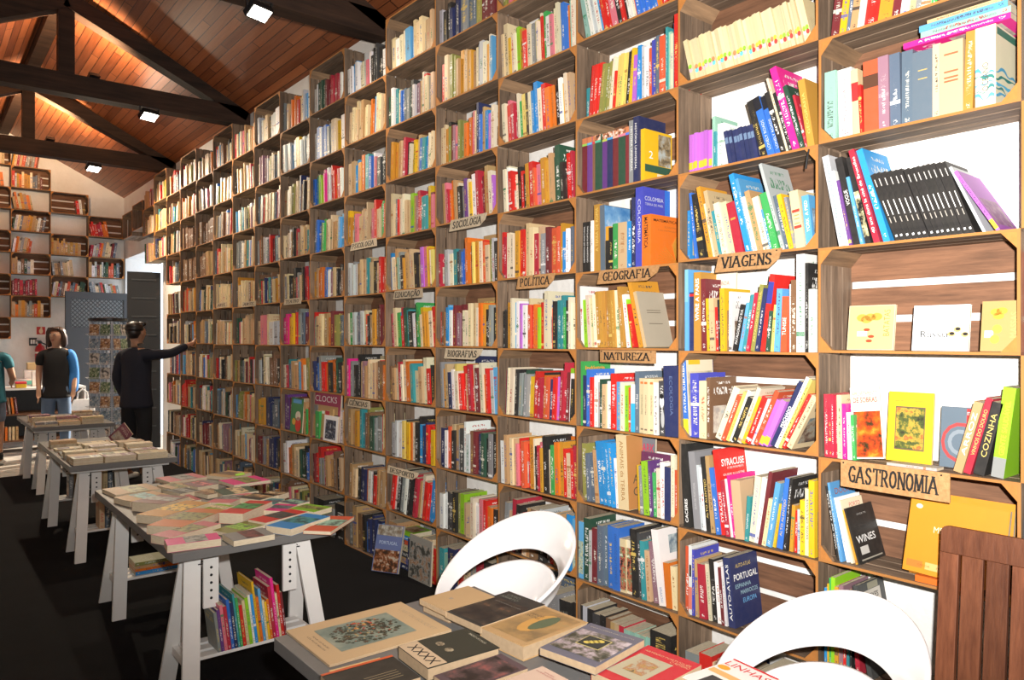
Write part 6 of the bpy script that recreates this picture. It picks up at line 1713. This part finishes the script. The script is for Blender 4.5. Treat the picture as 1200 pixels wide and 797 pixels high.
# fire sign, extinguisher, switch box, poster board
plain('sign_red', (.55, .03, .02), .5); plain('paper_white', (.80, .78, .74), .7); plain('poster_pink', (.42, .04, .08), .6); plain('poster_orange', (.75, .36, .04), .6); plain('extinguisher_red', (.40, .015, .02), .3)
A, B = at_back(43, 383), at_back(53, 392)
sgn = MB().box(A.x, B.x, YB - .008, YB - .001, B.z, A.z).build('fire_sign', 'sign_red'); tag(sgn, 'red fire equipment sign with pale flame on the back wall', 'sign')
cx, cz = (A.x + B.x) / 2, (A.z + B.z) / 2
disc_print(sgn, ink_mat((.80, .62, .40)), (cx, YB - .008, cz - .01), XP, ZP, .03, .045, 'flame_mark', .001)
disc_print(sgn, ink_mat((.80, .62, .40)), (cx + .005, YB - .008, cz + .03), XP, ZP, .014, .04, 'flame_mark', .0015)
A = at_back(46, 411)
ex = empty('fire_extinguisher', (A.x, YB - .10, 1.18)); tag(ex, 'red fire extinguisher hanging on the back wall behind the woman', 'extinguisher')
MB().lathe([(.06, 0), (.075, .02), (.075, .34), (.06, .39), (.025, .42), (.025, .44)], 18).build('cylinder', 'extinguisher_red', ex, smooth=True)
MB().lathe([(.0765, .27), (.0765, .30)], 18).build('label_band', 'paper_white', ex, smooth=True)
MB().box(-.03, .03, -.02, .02, .44, .475).box(-.07, .02, -.012, .012, .475, .49).build('valve', 'dark_metal', ex)
MB().tube([(.02, 0, .455), (.09, -.03, .42), (.10, -.03, .25), (.09, -.03, .10)], .011, 8).build('hose', 'cable_black', ex, smooth=True)
MB().box(-.03, .03, .07, .099, .05, .40).build('wall_bracket', 'dark_metal', ex)
A, B = at_back(34, 396), at_back(43, 405)
sw = empty('switch_box', (A.x, YB, B.z)); tag(sw, 'dark switch panel on the back wall left of the extinguisher', 'switch panel')
MB().box(0, B.x - A.x, -.03, -.001, 0, A.z - B.z).build('cover', 'dark_metal', sw)
for q in range(4): MB().box(.02 + .035 * q, .045 + .035 * q, -.036, -.03, .03, .10).build('switch', 'paper_white', sw)
A, B = at_back(71, 386), at_back(109, 419)
pb = empty('poster_board', (A.x, YB, B.z)); tag(pb, 'black notice board with pink and orange posters on the back wall', 'notice board')
W_, H_ = B.x - A.x, A.z - B.z
MB().box(0, W_, -.02, -.001, 0, H_).build('board', 'door_black', pb)
MB().box(W_ * .12, W_ * .58, -.026, -.02, .02, H_ * .80).build('poster', 'poster_pink', pb)
for q, (u, v, r_) in enumerate(((.25, .55, .05), (.45, .35, .045), (.22, .70, .035))): disc_print(pb, ink_mat((.72, .52, .48)), (W_ * u, -.026, H_ * v), XP, ZP, r_, r_, 'poster_spot', .001)
MB().box(W_ * .62, W_ * .98, -.026, -.02, H_ * .62, H_ * .95).build('leaflet', 'paper_white', pb)
MB().box(W_ * .62, W_ * .98, -.026, -.02, .02, H_ * .30).build('leaflet', 'poster_orange', pb)

# sales counter with boxes and stacked books at the back
ct = empty('sales_counter', (1.38, 13.55, 0)); tag(ct, 'pale shop counter with an open shelf below, near the back wall', 'counter')
MB().box(-.75, .75, -.3, .3, .93, .96).build('counter_top', 'white_lacquer', ct)
MB().box(-.74, .74, -.29, .29, .55, .575).build('shelf', 'crate_slat', ct); MB().box(-.74, .74, -.29, .29, .16, .185).build('shelf', 'crate_slat', ct)
for sx in (-1, 1): MB().box(sx * .74 - .012, sx * .74 + .012, -.29, .29, 0, .93).build('side_panel', 'white_lacquer', ct)
MB().box(-.73, .73, .27, .29, .185, .93).build('back_panel', 'door_grey', ct)
plain('box_yellow', (.85, .55, .03), .5); plain('box_red', (.65, .03, .05), .5); plain('box_teal', (.10, .45, .42), .5); plain('box_kraft', (.62, .45, .22), .6); plain('box_white', (.78, .76, .72), .6)
def counter_px(px): return on_y(px, 450, 13.5).x
def carton(xa, xb, z0, z1, y0, mat, label, band=None):
    x0, x1 = counter_px(xa), counter_px(xb)
    e = empty('carton', ((x0 + x1) / 2, y0, z0)); tag(e, label, 'box', 'boxes on the counter')
    hw = (x1 - x0) / 2
    MB().box(-hw, hw, -.09, .09, 0, z1 - z0 - .012).build('box_body', mat, e, bevel=.003)
    MB().box(-hw - .003, hw + .003, -.093, .093, z1 - z0 - .03, z1 - z0).build('lid', mat if not band else band, e, bevel=.003)
carton(17, 29, .961, 1.05, 13.36, 'box_yellow', 'small yellow box with red lid on the counter', 'box_red')
carton(20, 37, 1.0, 1.09, 13.60, 'box_teal', 'teal and white box behind the small yellow box', 'box_white')
carton(38, 49, .961, 1.20, 13.62, 'box_white', 'tall white box on the counter by the woman')
carton(29, 37, 1.091, 1.22, 13.62, 'box_white', 'white box stacked over the teal box')
carton(33, 44, 1.2205, 1.33, 13.64, 'box_kraft', 'kraft box on top of the white boxes')
for q in range(12):
    stuff_book(rngb.choice(['cream', 'orange', 'tan', 'maroon', 'beige', 'brown']), .03, .24, .17, Matrix.Translation((.72 + .045 * q, 13.27, .5755)) @ Matrix.Rotation(R(90), 4, 'Z') @ Matrix.Rotation(R(-6), 4, 'X'), -1, rngb)
    stuff_book(rngb.choice(['orange', 'tan', 'cream', 'beige']), .03, .20, .15, Matrix.Translation((.72 + .045 * q, 13.27, .1855)) @ Matrix.Rotation(R(90), 4, 'Z'), -1, rngb)
# low rack of paper stacks by the back wall
rk = empty('paper_rack', (2.18, 14.66, 0)); tag(rk, 'small wooden rack with stacked paper under the poster board', 'rack')
for sx in (-1, 1): MB().box(sx * .3 - .015, sx * .3 + .015, -.15, .15, 0, 1.28).build('side_panel', 'crate_slat', rk)
for z in (.1, .42, .72, 1.0, 1.26): MB().box(-.285, .285, -.15, .15, z, z + .015).build('shelf', 'crate_slat', rk)
for z in (.4355, .7355, 1.0155):
    zz = z
    for q in range(5):
        th = rngb.uniform(.02, .035)
        stuff_book(rngb.choice(['white', 'cream', 'ivory', 'yellow', 'beige']), th, .30, .2, Matrix.Translation((2.02 + .02 * (q % 2), 14.54, zz)) @ Matrix(((0, 0, 1, 0), (1, 0, 0, 0), (0, -1, 0, 0), (0, 0, 0, 1))), -1, rngb)
        zz += th + .001
# white tote bag
tb = empty('tote_bag', (1.98, 12.6, 0)); tag(tb, 'sunlit white cloth bag standing behind the farthest table', 'bag')
bp = MB()
for z, hx, hy in ((0, .17, .09), (.05, .185, .10), (.35, .18, .085), (.70, .15, .05), (.80, .11, .03)): bp.v += [(sx * hx, sy * hy, z) for sx, sy in ((-1, -1), (1, -1), (1, 1), (-1, 1))]
for i in range(4): bp.f += [(i * 4 + k, i * 4 + (k + 1) % 4, (i + 1) * 4 + (k + 1) % 4, (i + 1) * 4 + k) for k in range(4)]
bp.f += [(3, 2, 1, 0), (16, 17, 18, 19)]
o = bp.build('bag_body', 'box_white', tb, smooth=True, bevel=.01)
MB().tube([(-.07, 0, .79), (-.06, 0, .90), (0, 0, .95), (.06, 0, .90), (.07, 0, .79)], .012, 8).build('handle', 'box_white', tb, smooth=True)

# postcard spinner
YR = 11.7
px_ = on_y(127, 430, YR)
sp = empty('postcard_rack', (px_.x, YR, 0)); tag(sp, 'revolving wire postcard rack beside the reaching man', 'postcard rack')
MB().lathe([(.26, 0), (.26, .02), (.05, .035), (.025, .05)], 24).build('base', 'dark_metal', sp)
MB().lathe([(.018, .04), (.018, 1.98)], 12).build('pole', 'steel_wire', sp)
MB().lathe([(.24, 1.94), (.25, 1.95), (.25, 1.985), (.02, 2.0)], 24).build('top_disc', 'dark_metal', sp)
for q in range(4):
    a = R(45 + 90 * q)
    M = Matrix.Rotation(a, 4, 'Z')
    m = MB()
    for yy in (-.16, 0, .16): m.tube([M @ Vector((.17, yy, .30)), M @ Vector((.17, yy, 1.94))], .004, 6)
    for k in range(8):
        z = .34 + .20 * k
        m.tube([M @ Vector((.18, -.17, z)), M @ Vector((.225, -.17, z + .02)), M @ Vector((.225, .17, z + .02)), M @ Vector((.18, .17, z))], .003, 6)
        m.tube([M @ Vector((.17, -.17, z)), M @ Vector((.17, .17, z))], .003, 6)
    m.build('wire_side', 'steel_wire', sp)
cards = [picture_mat('card_%d' % q, [(.38, ((.03, .05, .08), (.10, .03, .02), (.02, .06, .03), (.05, .05, .05))[q]), (.52, ((.2, .3, .4), (.45, .25, .1), (.2, .3, .15), (.5, .48, .45))[q]), (.66, (.75, .72, .66))], 22, seed=q * 5.3) for q in range(4)]
cm = []
for q in range(4):
    me = MB().box(0, .004, -.072, .072, 0, .155).mesh('postcard', cards[q]); cm.append(me)
for q in (2, 3):
    for k in range(8):
        for s_ in (-1, 1):
            o = link('postcard', cm[(q + k + (s_ > 0)) % 4])
            o.matrix_world = Matrix.Translation((px_.x, YR, .345 + .20 * k)) @ Matrix.Rotation(R(45 + 90 * q), 4, 'Z') @ Matrix.Translation((.192, s_ * .08, 0)) @ Matrix.Rotation(R(-7), 4, 'Y')
            tag(o, 'picture postcard, %s tier from top, %s pocket on the %s rack side' % (ORD[7 - k], 'left' if s_ > 0 else 'right', 'left' if q == 2 else 'right'), 'postcard', 'postcards in the revolving rack')

# ------------------------------------------------------------------ all remaining spines as one mass
me = bpy.data.meshes.new('shelf_books')
me.from_pydata(STUFF['v'], [], STUFF['f'])
me.materials.append(MAT['book_cover']); me.materials.append(MAT['book_pages'])
me.polygons.foreach_set('material_index', STUFF['mi'])
fill_attrs(me, STUFF['col'], STUFF['ink'], STUFF['seed'], STUFF['uv'])
sb = link('shelf_books', me)
tag(sb, 'dense rows of small book spines filling the farther crates', 'books', kind='stuff')
